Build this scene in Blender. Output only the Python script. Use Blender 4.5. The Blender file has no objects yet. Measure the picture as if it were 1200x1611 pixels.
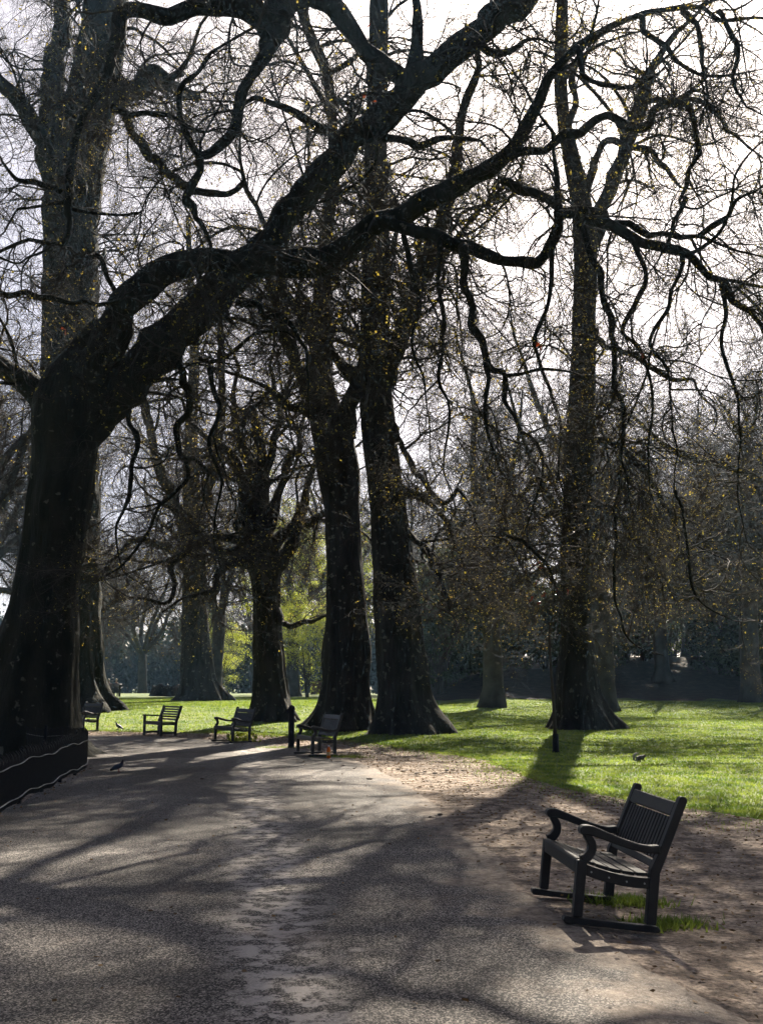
import bpy, bmesh, math, random
import numpy as np
from mathutils import Vector, Matrix, Euler

# ------------------------------------------------------------------ camera, sky, sun, exposure
scene = bpy.context.scene
FPX = 1700.0                                  # focal length in photo pixels (photo 1200 x 1611)
TH = math.atan(265 / FPX)                     # camera pitch up
EYE = np.array([0.0, 0.0, 1.7])
cam_d = bpy.data.cameras.new('camera')
cam_d.sensor_fit = 'VERTICAL'
cam_d.sensor_height = 36.0
cam_d.lens = 36.0 * FPX / 1611
cam_d.clip_end = 2000
cam = bpy.data.objects.new('camera', cam_d)
cam.location = EYE
cam.rotation_euler = (math.pi / 2 + TH, 0, 0)
scene.collection.objects.link(cam)
scene.camera = cam

SUN_AZ = math.radians(13.8)                   # to the right of straight ahead
SUN_EL = math.radians(40.0)
world = bpy.data.worlds.new('World')
scene.world = world
world.use_nodes = True
wn = world.node_tree
sky = wn.nodes.new('ShaderNodeTexSky')
sky.sky_type = 'NISHITA'
sky.sun_disc = False
sky.sun_elevation = SUN_EL
sky.sun_rotation = SUN_AZ
sky.air_density = 0.35
sky.dust_density = 2.5
sky.ozone_density = 0.0
bg = wn.nodes['Background']
bg.inputs['Strength'].default_value = 0.05
wn.links.new(sky.outputs[0], bg.inputs[0])

sun_d = bpy.data.lights.new('sun', 'SUN')
sun_d.energy = 5.0
sun_d.angle = math.radians(0.5)
sun_d.color = (1.0, 0.90, 0.75)
sun = bpy.data.objects.new('sun', sun_d)
sdir = Vector((math.sin(SUN_AZ) * math.cos(SUN_EL), math.cos(SUN_AZ) * math.cos(SUN_EL), math.sin(SUN_EL)))
sun.rotation_euler = sdir.to_track_quat('Z', 'Y').to_euler()
sun.location = (20, 80, 60)
scene.collection.objects.link(sun)

scene.view_settings.view_transform = 'Standard'
scene.view_settings.look = 'None'
scene.view_settings.gamma = 1.0
scene.view_settings.exposure = 1.95
scene.cycles.max_bounces = 4
scene.cycles.diffuse_bounces = 1
scene.cycles.use_adaptive_sampling = True
scene.cycles.adaptive_threshold = 0.03
scene.cycles.caustics_reflective = False
scene.cycles.caustics_refractive = False
scene.cycles.transmission_bounces = 3
scene.cycles.transparent_max_bounces = 6
scene.cycles.volume_bounces = 0
scene.cycles.use_denoising = True

rng = np.random.default_rng(11)
random.seed(5)
COL = scene.collection

# ------------------------------------------------------------------ helpers
def sst(a, b, v):
    t = np.clip((np.asarray(v, float) - a) / (b - a), 0, 1)
    return t * t * (3 - 2 * t)

def H(x, y):
    """height of the ground"""
    x = np.asarray(x, float); y = np.asarray(y, float)
    z = 0.5 * sst(33, 54, y) * sst(7, -3, x)                       # gentle rise of the left lawn
    z = z - 1.3 * sst(104, 136, y) * sst(30, 0, x)                  # falls away behind the crest
    z = z + 0.38 * sst(48, 76, y) * sst(2, 7, x)                   # lawn rises a little to the bank
    z = z + 3.2 * sst(74, 94, y + 0.12 * x) * sst(1.5, 8, x)       # planted bank
    z = z - 0.07 * sst(1.3, 1.95, x) * (1 - sst(9.5, 13, y))       # hollow behind the near bench
    z = z + 0.03 * np.sin(x * .31 + 1.0) * np.sin(y * .23 + .4) * sst(20, 40, y)
    return z

def ray(px, py):
    x = (px - 600) / FPX; y = (805.5 - py) / FPX
    return np.array([x, math.cos(TH) - y * math.sin(TH), math.sin(TH) + y * math.cos(TH)])

def at(px, py):
    """pixel -> point on the ground"""
    r = ray(px, py)
    ts = np.linspace(3, 280, 6000)
    p = EYE + ts[:, None] * r
    below = p[:, 2] < H(p[:, 0], p[:, 1])
    i = int(np.argmax(below)) if below.any() else len(ts) - 1
    return np.array([p[i, 0], p[i, 1], float(H(p[i, 0], p[i, 1]))])

def PX(px, py, d):
    """pixel at known distance d (metres ahead) -> point"""
    r = ray(px, py)
    return EYE + r * (d / r[1])

def tag(o, label=None, cat=None, group=None, kind=None):
    if label: o['label'] = label
    if cat: o['category'] = cat
    if group: o['group'] = group
    if kind: o['kind'] = kind
    return o

def empty(name, loc, rz=0.0):
    o = bpy.data.objects.new(name, None)
    o.empty_display_size = 0.2
    o.location = loc
    o.rotation_euler = (0, 0, rz)
    COL.objects.link(o)
    return o

def mesh_np(name, verts, quads=None, tris=None, smooth=False):
    me = bpy.data.meshes.new(name)
    verts = np.asarray(verts, np.float32).reshape(-1, 3)
    nq = 0 if quads is None else len(quads)
    nt = 0 if tris is None else len(tris)
    me.vertices.add(len(verts))
    me.vertices.foreach_set('co', verts.ravel())
    loops = []
    if nq: loops.append(np.asarray(quads, np.int32).ravel())
    if nt: loops.append(np.asarray(tris, np.int32).ravel())
    loops = np.concatenate(loops)
    me.loops.add(len(loops))
    me.loops.foreach_set('vertex_index', loops)
    me.polygons.add(nq + nt)
    starts = np.concatenate([np.arange(nq) * 4, nq * 4 + np.arange(nt) * 3]).astype(np.int32)
    me.polygons.foreach_set('loop_start', starts)
    if smooth:
        me.polygons.foreach_set('use_smooth', np.ones(nq + nt, bool))
    me.update(calc_edges=True)
    return me

def link(name, me, mat=None, parent=None):
    o = bpy.data.objects.new(name, me)
    if mat is not None and not me.materials:
        me.materials.append(mat)
    COL.objects.link(o)
    if parent is not None:
        o.parent = parent
    return o

def copy_tree(o, parent=None):
    c = o.copy()
    COL.objects.link(c)
    c.parent = parent
    for ch in o.children:
        copy_tree(ch, c)
    return c

# ------------------------------------------------------------------ materials
def nodes_of(m):
    m.use_nodes = True
    nt = m.node_tree
    for n in list(nt.nodes): nt.nodes.remove(n)
    return nt

def mat_noise(name, cols, scale=4.0, rough=0.85, detail=6, bump=0.0, bscale=None, bdist=0.02, spec=0.3,
              stretch=(1, 1, 1), positions=None, fine=None):
    m = bpy.data.materials.new(name)
    nt = nodes_of(m)
    N, L = nt.nodes.new, nt.links.new
    out = N('ShaderNodeOutputMaterial'); b = N('ShaderNodeBsdfPrincipled')
    tc = N('ShaderNodeTexCoord'); mp = N('ShaderNodeMapping')
    mp.inputs['Scale'].default_value = stretch
    L(tc.outputs['Object'], mp.inputs[0])
    n1 = N('ShaderNodeTexNoise'); n1.inputs['Scale'].default_value = scale; n1.inputs['Detail'].default_value = detail
    L(mp.outputs[0], n1.inputs['Vector'])
    r = N('ShaderNodeValToRGB')
    el = r.color_ramp.elements
    k = len(cols)
    pos = positions or [0.3 + 0.4 * i / max(1, k - 1) for i in range(k)]
    el[0].position = pos[0]; el[0].color = (*cols[0], 1)
    el[1].position = pos[-1]; el[1].color = (*cols[-1], 1)
    for i in range(1, k - 1):
        e = el.new(pos[i]); e.color = (*cols[i], 1)
    L(n1.outputs[0], r.inputs[0])
    if fine:
        nf = N('ShaderNodeTexNoise'); nf.inputs['Scale'].default_value = fine; nf.inputs['Detail'].default_value = 10; nf.inputs['Roughness'].default_value = .75
        L(mp.outputs[0], nf.inputs['Vector'])
        rf = N('ShaderNodeValToRGB')
        rf.color_ramp.elements[0].position = .38; rf.color_ramp.elements[0].color = (.25, .23, .21, 1)
        rf.color_ramp.elements[1].position = .62; rf.color_ramp.elements[1].color = (1.5, 1.5, 1.5, 1)
        L(nf.outputs[0], rf.inputs[0])
        mf = N('ShaderNodeMix'); mf.data_type = 'RGBA'; mf.blend_type = 'MULTIPLY'; mf.inputs['Factor'].default_value = 1
        L(r.outputs[0], mf.inputs['A']); L(rf.outputs[0], mf.inputs['B']); L(mf.outputs['Result'], b.inputs['Base Color'])
    else:
        L(r.outputs[0], b.inputs['Base Color'])
    b.inputs['Roughness'].default_value = rough
    b.inputs['Specular IOR Level'].default_value = spec
    if bump:
        n2 = N('ShaderNodeTexNoise'); n2.inputs['Scale'].default_value = bscale or scale * 4
        n2.inputs['Detail'].default_value = 8
        L(mp.outputs[0], n2.inputs['Vector'])
        bp = N('ShaderNodeBump'); bp.inputs['Strength'].default_value = bump; bp.inputs['Distance'].default_value = bdist
        L(n2.outputs[0], bp.inputs['Height']); L(bp.outputs[0], b.inputs['Normal'])
    L(b.outputs[0], out.inputs[0])
    return m

def mat_bark(name, a, b_, patch, pale=0.60):
    """plane bark: vertical furrows, mottled flakes"""
    m = bpy.data.materials.new(name)
    nt = nodes_of(m); N, L = nt.nodes.new, nt.links.new
    out = N('ShaderNodeOutputMaterial'); b = N('ShaderNodeBsdfPrincipled')
    tc = N('ShaderNodeTexCoord'); mp = N('ShaderNodeMapping'); mp.inputs['Scale'].default_value = (1, 1, 0.45)
    L(tc.outputs['Object'], mp.inputs[0])
    n1 = N('ShaderNodeTexNoise'); n1.inputs['Scale'].default_value = 2.2; n1.inputs['Detail'].default_value = 8
    L(mp.outputs[0], n1.inputs['Vector'])
    r = N('ShaderNodeValToRGB')
    r.color_ramp.elements[0].position = .35; r.color_ramp.elements[0].color = (*a, 1)
    r.color_ramp.elements[1].position = .65; r.color_ramp.elements[1].color = (*b_, 1)
    L(n1.outputs[0], r.inputs[0])
    n2 = N('ShaderNodeTexNoise'); n2.inputs['Scale'].default_value = 5.5; n2.inputs['Detail'].default_value = 3
    L(tc.outputs['Object'], n2.inputs['Vector'])
    r2 = N('ShaderNodeValToRGB')
    r2.color_ramp.elements[0].position = pale; r2.color_ramp.elements[0].color = (0, 0, 0, 1)
    r2.color_ramp.elements[1].position = pale + .04; r2.color_ramp.elements[1].color = (1, 1, 1, 1)
    L(n2.outputs[0], r2.inputs[0])
    mx = N('ShaderNodeMix'); mx.data_type = 'RGBA'
    L(r2.outputs[0], mx.inputs['Factor']); L(r.outputs[0], mx.inputs['A']); mx.inputs['B'].default_value = (*patch, 1)
    L(mx.outputs['Result'], b.inputs['Base Color'])
    mp2 = N('ShaderNodeMapping'); mp2.inputs['Scale'].default_value = (7, 7, 1.6)
    L(tc.outputs['Object'], mp2.inputs[0])
    n3 = N('ShaderNodeTexNoise'); n3.inputs['Scale'].default_value = 2.0; n3.inputs['Detail'].default_value = 9
    L(mp2.outputs[0], n3.inputs['Vector'])
    bp = N('ShaderNodeBump'); bp.inputs['Strength'].default_value = .9; bp.inputs['Distance'].default_value = .05
    L(n3.outputs[0], bp.inputs['Height']); L(bp.outputs[0], b.inputs['Normal'])
    b.inputs['Roughness'].default_value = .9; b.inputs['Specular IOR Level'].default_value = .2
    L(b.outputs[0], out.inputs[0])
    return m

def mat_leaf(name, cols, trans=0.5, rough=0.5, spec=0.4, vary=0.0):
    m = bpy.data.materials.new(name)
    nt = nodes_of(m); N, L = nt.nodes.new, nt.links.new
    out = N('ShaderNodeOutputMaterial'); b = N('ShaderNodeBsdfPrincipled')
    tc = N('ShaderNodeTexCoord'); n1 = N('ShaderNodeTexNoise')
    n1.inputs['Scale'].default_value = 1.7; n1.inputs['Detail'].default_value = 6
    L(tc.outputs['Object'], n1.inputs['Vector'])
    r = N('ShaderNodeValToRGB')
    r.color_ramp.elements[0].position = .35; r.color_ramp.elements[0].color = (*cols[0], 1)
    r.color_ramp.elements[1].position = .65; r.color_ramp.elements[1].color = (*cols[-1], 1)
    if vary:                                            # each plant a little different
        oi = N('ShaderNodeObjectInfo'); ad = N('ShaderNodeMath'); ad.operation = 'MULTIPLY_ADD'
        L(oi.outputs['Random'], ad.inputs[0]); ad.inputs[1].default_value = vary; L(n1.outputs[0], ad.inputs[2])
        L(ad.outputs[0], r.inputs[0])
    else:
        L(n1.outputs[0], r.inputs[0])
    L(r.outputs[0], b.inputs['Base Color'])
    b.inputs['Roughness'].default_value = rough; b.inputs['Specular IOR Level'].default_value = spec
    t = N('ShaderNodeBsdfTranslucent'); L(r.outputs[0], t.inputs[0])
    ms = N('ShaderNodeMixShader'); ms.inputs[0].default_value = trans
    L(b.outputs[0], ms.inputs[1]); L(t.outputs[0], ms.inputs[2]); L(ms.outputs[0], out.inputs[0])
    return m

def mat_path():
    """worn tarred-gravel surface: pale chips in a dark binder, a pale worn streak along the middle, cracks"""
    m = bpy.data.materials.new('tarred_gravel')
    nt = nodes_of(m); N, L = nt.nodes.new, nt.links.new
    out = N('ShaderNodeOutputMaterial'); b = N('ShaderNodeBsdfPrincipled')
    tc = N('ShaderNodeTexCoord')
    def noise(scale, detail, rough=.55, st=None):
        n = N('ShaderNodeTexNoise'); n.inputs['Scale'].default_value = scale; n.inputs['Detail'].default_value = detail
        n.inputs['Roughness'].default_value = rough
        if st:
            mp = N('ShaderNodeMapping'); mp.inputs['Scale'].default_value = st
            L(tc.outputs['Object'], mp.inputs[0]); L(mp.outputs[0], n.inputs['Vector'])
        else:
            L(tc.outputs['Object'], n.inputs['Vector'])
        return n
    def ramp(src, p0, p1, c0=(0, 0, 0), c1=(1, 1, 1)):
        r = N('ShaderNodeValToRGB')
        r.color_ramp.elements[0].position = p0; r.color_ramp.elements[0].color = (*c0, 1)
        r.color_ramp.elements[1].position = p1; r.color_ramp.elements[1].color = (*c1, 1)
        L(src, r.inputs[0]); return r
    def math_(op, a, bb):
        n = N('ShaderNodeMath'); n.operation = op
        for i, v in enumerate((a, bb)):
            if isinstance(v, (int, float)): n.inputs[i].default_value = v
            else: L(v, n.inputs[i])
        return n.outputs[0]
    def mix(f, a, bb, blend='MIX'):
        n = N('ShaderNodeMix'); n.data_type = 'RGBA'; n.blend_type = blend
        if isinstance(f, (int, float)): n.inputs['Factor'].default_value = f
        else: L(f, n.inputs['Factor'])
        for k, v in (('A', a), ('B', bb)):
            if isinstance(v, tuple): n.inputs[k].default_value = (*v, 1)
            else: L(v, n.inputs[k])
        return n.outputs['Result']
    big = ramp(noise(.35, 5).outputs[0], .35, .68, (.044, .041, .038), (.108, .100, .093))
    vor = N('ShaderNodeTexVoronoi'); vor.inputs['Scale'].default_value = 105; L(tc.outputs['Object'], vor.inputs['Vector'])
    chips = ramp(vor.outputs['Color'], .45, .95)
    c1 = mix(chips.outputs[0], (.22, .22, .225), (5.2, 5.0, 4.8))
    base = mix(1.0, big.outputs[0], c1, 'MULTIPLY')
    # worn streak: distance from a wandering line x = f(y)
    sep = N('ShaderNodeSeparateXYZ'); L(tc.outputs['Object'], sep.inputs[0])
    wob = noise(.5, 4, .6)
    xo = math_('SUBTRACT', sep.outputs[0], math_('MULTIPLY', math_('SUBTRACT', sep.outputs[1], 6.9), -.125))
    xo = math_('ADD', xo, math_('MULTIPLY', math_('SUBTRACT', wob.outputs[0], .5), .7))
    dist = math_('ABSOLUTE', math_('ADD', xo, .62), 0)
    near = ramp(dist, .14, .46, (1, 1, 1), (0, 0, 0))
    pat = noise(6.5, 12, .74)
    thr = math_('MULTIPLY', near.outputs[0], ramp(pat.outputs[0], .47, .54).outputs[0])
    pat2 = noise(2.2, 9, .66)
    spots = math_('MULTIPLY', ramp(pat2.outputs[0], .63, .70).outputs[0], ramp(dist, .4, 2.6, (.8, .8, .8), (0, 0, 0)).outputs[0])
    worn = math_('MAXIMUM', thr, spots)
    base = mix(math_('MULTIPLY', worn, .85), base, (.42, .38, .34))
    # cracks near the streak
    cv = N('ShaderNodeTexVoronoi'); cv.feature = 'DISTANCE_TO_EDGE'; cv.inputs['Scale'].default_value = 1.3
    mpc = N('ShaderNodeVectorMath'); mpc.operation = 'ADD'
    L(tc.outputs['Object'], mpc.inputs[0]); L(noise(3, 4).outputs['Color'], mpc.inputs[1]); L(mpc.outputs[0], cv.inputs['Vector'])
    crack = ramp(cv.outputs[0], .004, .014, (1, 1, 1), (0, 0, 0))
    base = mix(math_('MULTIPLY', crack.outputs[0], math_('MULTIPLY', near.outputs[0], .8)), base, (.03, .027, .025))
    # dirt blown in along the edge, scattered
    dn = ramp(noise(.9, 7, .6).outputs[0], .58, .72)
    base = mix(math_('MULTIPLY', dn.outputs[0], .35), base, (.22, .165, .12))
    # earth trodden over the edge
    ea = N('ShaderNodeAttribute'); ea.attribute_name = 'edge'
    en = math_('ADD', ea.outputs['Fac'], math_('MULTIPLY', math_('SUBTRACT', noise(1.3, 9, .65).outputs[0], .5), 2.6))
    em = ramp(en, .10, .55, (1, 1, 1), (0, 0, 0))
    earth = mix(ramp(noise(14, 12, .8).outputs[0], .36, .64).outputs[0], (.055, .040, .030), (.34, .275, .215))
    base = mix(em.outputs[0], base, earth)
    L(base, b.inputs['Base Color'])
    b.inputs['Roughness'].default_value = .78; b.inputs['Specular IOR Level'].default_value = .2
    bp = N('ShaderNodeBump'); bp.inputs['Strength'].default_value = .6; bp.inputs['Distance'].default_value = .006
    hs = math_('ADD', math_('MULTIPLY', vor.outputs['Distance'], -1.0), noise(30, 5).outputs[0])
    L(hs, bp.inputs['Height']); L(bp.outputs[0], b.inputs['Normal'])
    L(b.outputs[0], out.inputs[0])
    return m

BARK_NEAR = mat_bark('bark_mossy', (.007, .008, .005), (.024, .023, .014), (.085, .08, .06), .65)
BARK = mat_bark('bark_plane', (.009, .0075, .0055), (.030, .026, .020), (.10, .09, .07), .62)
TWIG = mat_noise('twig_bark', [(.020, .016, .012), (.060, .047, .034)], 3, .8)
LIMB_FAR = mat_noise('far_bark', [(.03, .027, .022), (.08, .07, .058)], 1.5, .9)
BUD = mat_leaf('bud_leaf', [(.30, .20, .035), (.42, .36, .06)], .55)
LIME = mat_leaf('lime_leaf', [(.26, .33, .03), (.48, .50, .07)], .65)
EVERGREEN = mat_leaf('evergreen_leaf', [(.014, .028, .020), (.075, .10, .05)], .25, .25, .8, .25)
FARLEAF = mat_leaf('far_leaf', [(.018, .034, .024), (.04, .06, .036)], .25)
REDLEAF = mat_leaf('dead_leaf_red', [(.22, .03, .012), (.36, .07, .015)], .5)
GRASSM = mat_leaf('grass_blade', [(.07, .135, .012), (.27, .33, .05)], .6, .4, .5)
LITTER = mat_leaf('fallen_leaf', [(.05, .03, .015), (.22, .13, .05)], .15, .8)
LAWN = mat_noise('lawn_turf', [(.035, .070, .012), (.10, .135, .028), (.18, .155, .065)], .45, .9, 9, .6, 30, .03, positions=[.3, .55, .8])
DIRT = mat_noise('bare_earth', [(.085, .062, .046), (.21, .162, .124), (.36, .29, .225)], 4.5, .95, 12, .9, 26, .03, positions=[.36, .5, .66], fine=22)
PATHM = mat_path()
WOOD = mat_noise('weathered_teak', [(.006, .0053, .005), (.022, .020, .019)], 7, .48, 8, .35, 60, .004, .4, (1, .25, 1))
IRON = mat_noise('black_iron', [(.005, .0055, .007), (.010, .011, .013)], 12, .6, 5, .2, 60, .002, .15)
STEEL_GLINT = mat_noise('steel_rail_glint', [(.22, .22, .22), (.38, .37, .35)], 14, .25, 5, .1, 60, .001, .8)  # bolt steel; on the fence rails the pale tone stands for sun glint
CLOD = mat_noise('dark_clod', [(.02, .015, .012), (.07, .05, .035)], 20, .95)

# ------------------------------------------------------------------ setting: ground, verge, path
def axis(lo, hi, dense_lo, dense_hi, step, ratio=1.18):
    a = list(np.arange(dense_lo, dense_hi + 1e-6, step))
    s = step
    while a[-1] < hi:
        s *= ratio; a.append(min(hi, a[-1] + s))
    s = step
    while a[0] > lo:
        s *= ratio; a.insert(0, max(lo, a[0] - s))
    return np.array(a)

def grid_mesh(name, xs, ys, dz=0.0):
    X, Y = np.meshgrid(xs, ys)
    Z = H(X, Y) + dz
    V = np.stack([X, Y, Z], -1).reshape(-1, 3)
    nx, ny = len(xs), len(ys)
    i = (np.arange(ny - 1)[:, None] * nx + np.arange(nx - 1)).ravel()
    Q = np.stack([i, i + 1, i + 1 + nx, i + nx], 1)
    return mesh_np(name, V, Q, smooth=True)

ground = link('ground', grid_mesh('ground', axis(-300, 300, -14, 14, .25, 1.12), axis(-12, 300, 2, 40, .25, 1.06)), LAWN)
tag(ground, kind='structure')

def catmull(pts, n):
    pts = np.asarray(pts, float)
    p = np.vstack([2 * pts[0] - pts[1], pts, 2 * pts[-1] - pts[-2]])
    out = []
    for i in range(1, len(p) - 2):
        t = np.linspace(0, 1, n, endpoint=False)[:, None]
        a, b, c, d = p[i - 1], p[i], p[i + 1], p[i + 2]
        out.append(.5 * (2 * b + (c - a) * t + (2 * a - 5 * b + 4 * c - d) * t ** 2 + (3 * b - a - 3 * c + d) * t ** 3))
    out.append(pts[-1:])
    return np.vstack(out)

def resample(p, n):
    s = np.concatenate([[0], np.cumsum(np.linalg.norm(np.diff(p, axis=0), axis=1))])
    t = np.linspace(0, s[-1], n)
    return np.stack([np.interp(t, s, p[:, k]) for k in range(p.shape[1])], 1)

def ragged(p, amp, seed):
    r = np.random.default_rng(seed)
    n = len(p)
    off = np.zeros(n)
    for k, a in ((9, 1.0), (40, .5), (160, .35), (600, .22)):
        off += a * np.interp(np.arange(n), np.linspace(0, n - 1, k), r.normal(size=k))
    t = np.gradient(p, axis=0); t /= np.linalg.norm(t, axis=1)[:, None] + 1e-9
    return p + np.stack([-t[:, 1], t[:, 0]], 1) * (amp * off)[:, None]

def strip(name, left, right, cols, dz, mat):
    s = np.linspace(0, 1, cols)
    V = left[:, None, :] * (1 - s[None, :, None]) + right[:, None, :] * s[None, :, None]
    Z = H(V[..., 0], V[..., 1]) + dz
    V = np.concatenate([V, Z[..., None]], -1)
    n = len(left)
    i = (np.arange(n - 1)[:, None] * cols + np.arange(cols - 1)).ravel()
    Q = np.stack([i, i + 1, i + 1 + cols, i + cols], 1)
    me = mesh_np(name, V.reshape(-1, 3), Q, smooth=True)
    at_ = me.attributes.new('edge', 'FLOAT', 'POINT')                 # metres to the right-hand edge
    wdt = np.linalg.norm(right - left, axis=1)
    at_.data.foreach_set('value', ((1 - s)[None] * wdt[:, None]).ravel().astype(np.float32))
    o = link(name, me, mat)
    tag(o, kind='structure')
    return o

NS = 900
def px_curve(pts, pre=()):
    g = [np.array(q[:2], float) for q in pre] + [at(*q)[:2] for q in pts]
    return resample(catmull(g, 12), NS)

path_r = px_curve([(1140, 1600), (1000, 1525), (890, 1455), (800, 1375), (745, 1322), (690, 1270), (625, 1226), (560, 1198), (500, 1186),
                   (420, 1172), (300, 1163), (140, 1158)], [(3.6, 0.5), (2.7, 3.6)])
path_r = np.vstack([path_r])
grass_e = px_curve([(1330, 1315), (1200, 1290), (1000, 1262), (900, 1243), (820, 1221), (740, 1194), (650, 1181), (570, 1169), (480, 1161),
                    (400, 1156), (300, 1153), (140, 1151)], [(13, 0.5), (10.5, 6)])
path_l = resample(catmull([(-7.5, .5), (-5.6, 6), (-5.0, 11), (-4.95, 14), (-5.35, 18), (-5.75, 21.2), (-7.2, 22.6), (-11, 24), (-16, 25)], 12), NS)
# carry the far ends off to the left, along the path
def extend(p, q):
    return resample(np.vstack([p, np.array(q, float)]), NS)
path_r = extend(path_r, [(-16.5, 36.6), (-30, 37.5)])
grass_e = extend(grass_e, [(-16.5, 39.2), (-30, 40.0)])
path_l = extend(path_l, [(-22, 26.5), (-30, 28)])
GRASS_EDGE = ragged(grass_e, .10, 3)
verge = strip('dirt_verge', path_r - np.array([.55, .0]), GRASS_EDGE, 16, .012, DIRT)
verge_in = strip('verge_inner', resample(path_l - np.array([6.0, 0]), NS), resample(path_l + np.array([.9, 0]), NS), 16, .010, DIRT)
verge_in.name = 'dirt_bed'
path = strip('path', ragged(path_l, .05, 8), ragged(path_r, .06, 4), 20, .026, PATHM)

EARTH = mat_noise('leafy_bank', [(.010, .008, .006), (.028, .021, .015), (.07, .05, .034)], 2.2, .95, 12, .8, 9, .06, positions=[.3, .55, .75])
bx = np.linspace(2.2, 60, 240)
foot = np.stack([bx, 75.0 - .12 * bx + .8 * np.sin(bx * .9) + .6 * np.sin(bx * 2.3 + 1) + 3.5 * sst(8, 2.2, bx)], 1)
back = np.stack([bx, np.full(240, 112.0)], 1)
strip('bank', foot, back, 60, .05, EARTH)

# ------------------------------------------------------------------ tube and twig builders
def frames(P):
    """P (N,S,3) -> two unit vectors across the path"""
    T = np.gradient(P, axis=1)
    T /= np.linalg.norm(T, axis=2, keepdims=True) + 1e-9
    ref = rng.normal(size=(P.shape[0], 1, 3))
    mean = T.mean(1, keepdims=True)
    ref -= (ref * mean).sum(2, keepdims=True) * mean / ((mean ** 2).sum(2, keepdims=True) + 1e-9)
    ref /= np.linalg.norm(ref, axis=2, keepdims=True) + 1e-9
    U = np.cross(T, np.broadcast_to(ref, T.shape)); U /= np.linalg.norm(U, axis=2, keepdims=True) + 1e-9
    return U, np.cross(T, U)

def tubes(P, R, k):
    """many thin tubes of the same segment count -> verts, quads"""
    N, S = P.shape[:2]
    U, V = frames(P)
    a = np.arange(k) * 2 * math.pi / k
    vv = P[:, :, None] + R[:, :, None, None] * (np.cos(a)[None, None, :, None] * U[:, :, None] + np.sin(a)[None, None, :, None] * V[:, :, None])
    idx = np.arange(N * S * k).reshape(N, S, k)
    q = np.stack([idx[:, :-1], np.roll(idx, -1, 2)[:, :-1], np.roll(idx, -1, 2)[:, 1:], idx[:, 1:]], -1).reshape(-1, 4)
    return vv.reshape(-1, 3), q

def join(parts):
    V, Q, n = [], [], 0
    for v, q in parts:
        V.append(v); Q.append(q + n); n += len(v)
    return np.vstack(V), np.vstack(Q)

def pnoise(p, s, seed=0):
    r = np.random.default_rng(seed)
    out = np.zeros(p.shape[:-1])
    for o in range(3):
        for _ in range(3):
            w = r.normal(size=3) * s * 2 ** o
            out += np.sin(p @ w + r.uniform(0, 6.28)) / (3 * 1.7 ** o)
    return out

def limb_path(pts, per=8, knobby=False):
    """pts: (px, py, radius_px, distance) -> smooth world path and radii"""
    w = np.array([[*PX(x, y, d), r * d / FPX] for x, y, r, d in pts])
    c = catmull(w, per)
    if knobby:
        seg = np.linalg.norm(np.diff(c[:, :3], axis=0), axis=1)
        s = np.concatenate([[0], np.cumsum(seg)])
        m = max(4, int(s[-1] / (.38 if c[:, 3].mean() < .12 else .6)) + 2)
        kx = np.linspace(0, s[-1], m)
        for k in range(3):
            off = np.interp(s, kx, rng.normal(size=m)); off[0] = 0
            c[:, k] += off * np.where(c[:, 3] < .13, np.clip(c[:, 3] * .75, .022, .06), np.clip(c[:, 3] * .30, .03, .08))
        m = max(4, int(s[-1] / .4) + 2)
        c[:, 3] *= 1 + .11 * np.interp(s, np.linspace(0, s[-1], m), rng.normal(size=m)).clip(-1.0, 2.6)
        if c[-1, 3] < .2:
            c[:, 3] *= np.interp(np.linspace(0, 1, len(c)), [0, .4, 1], [1, .95, .35])
    return c[:, :3], np.maximum(c[:, 3], .004)

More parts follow.
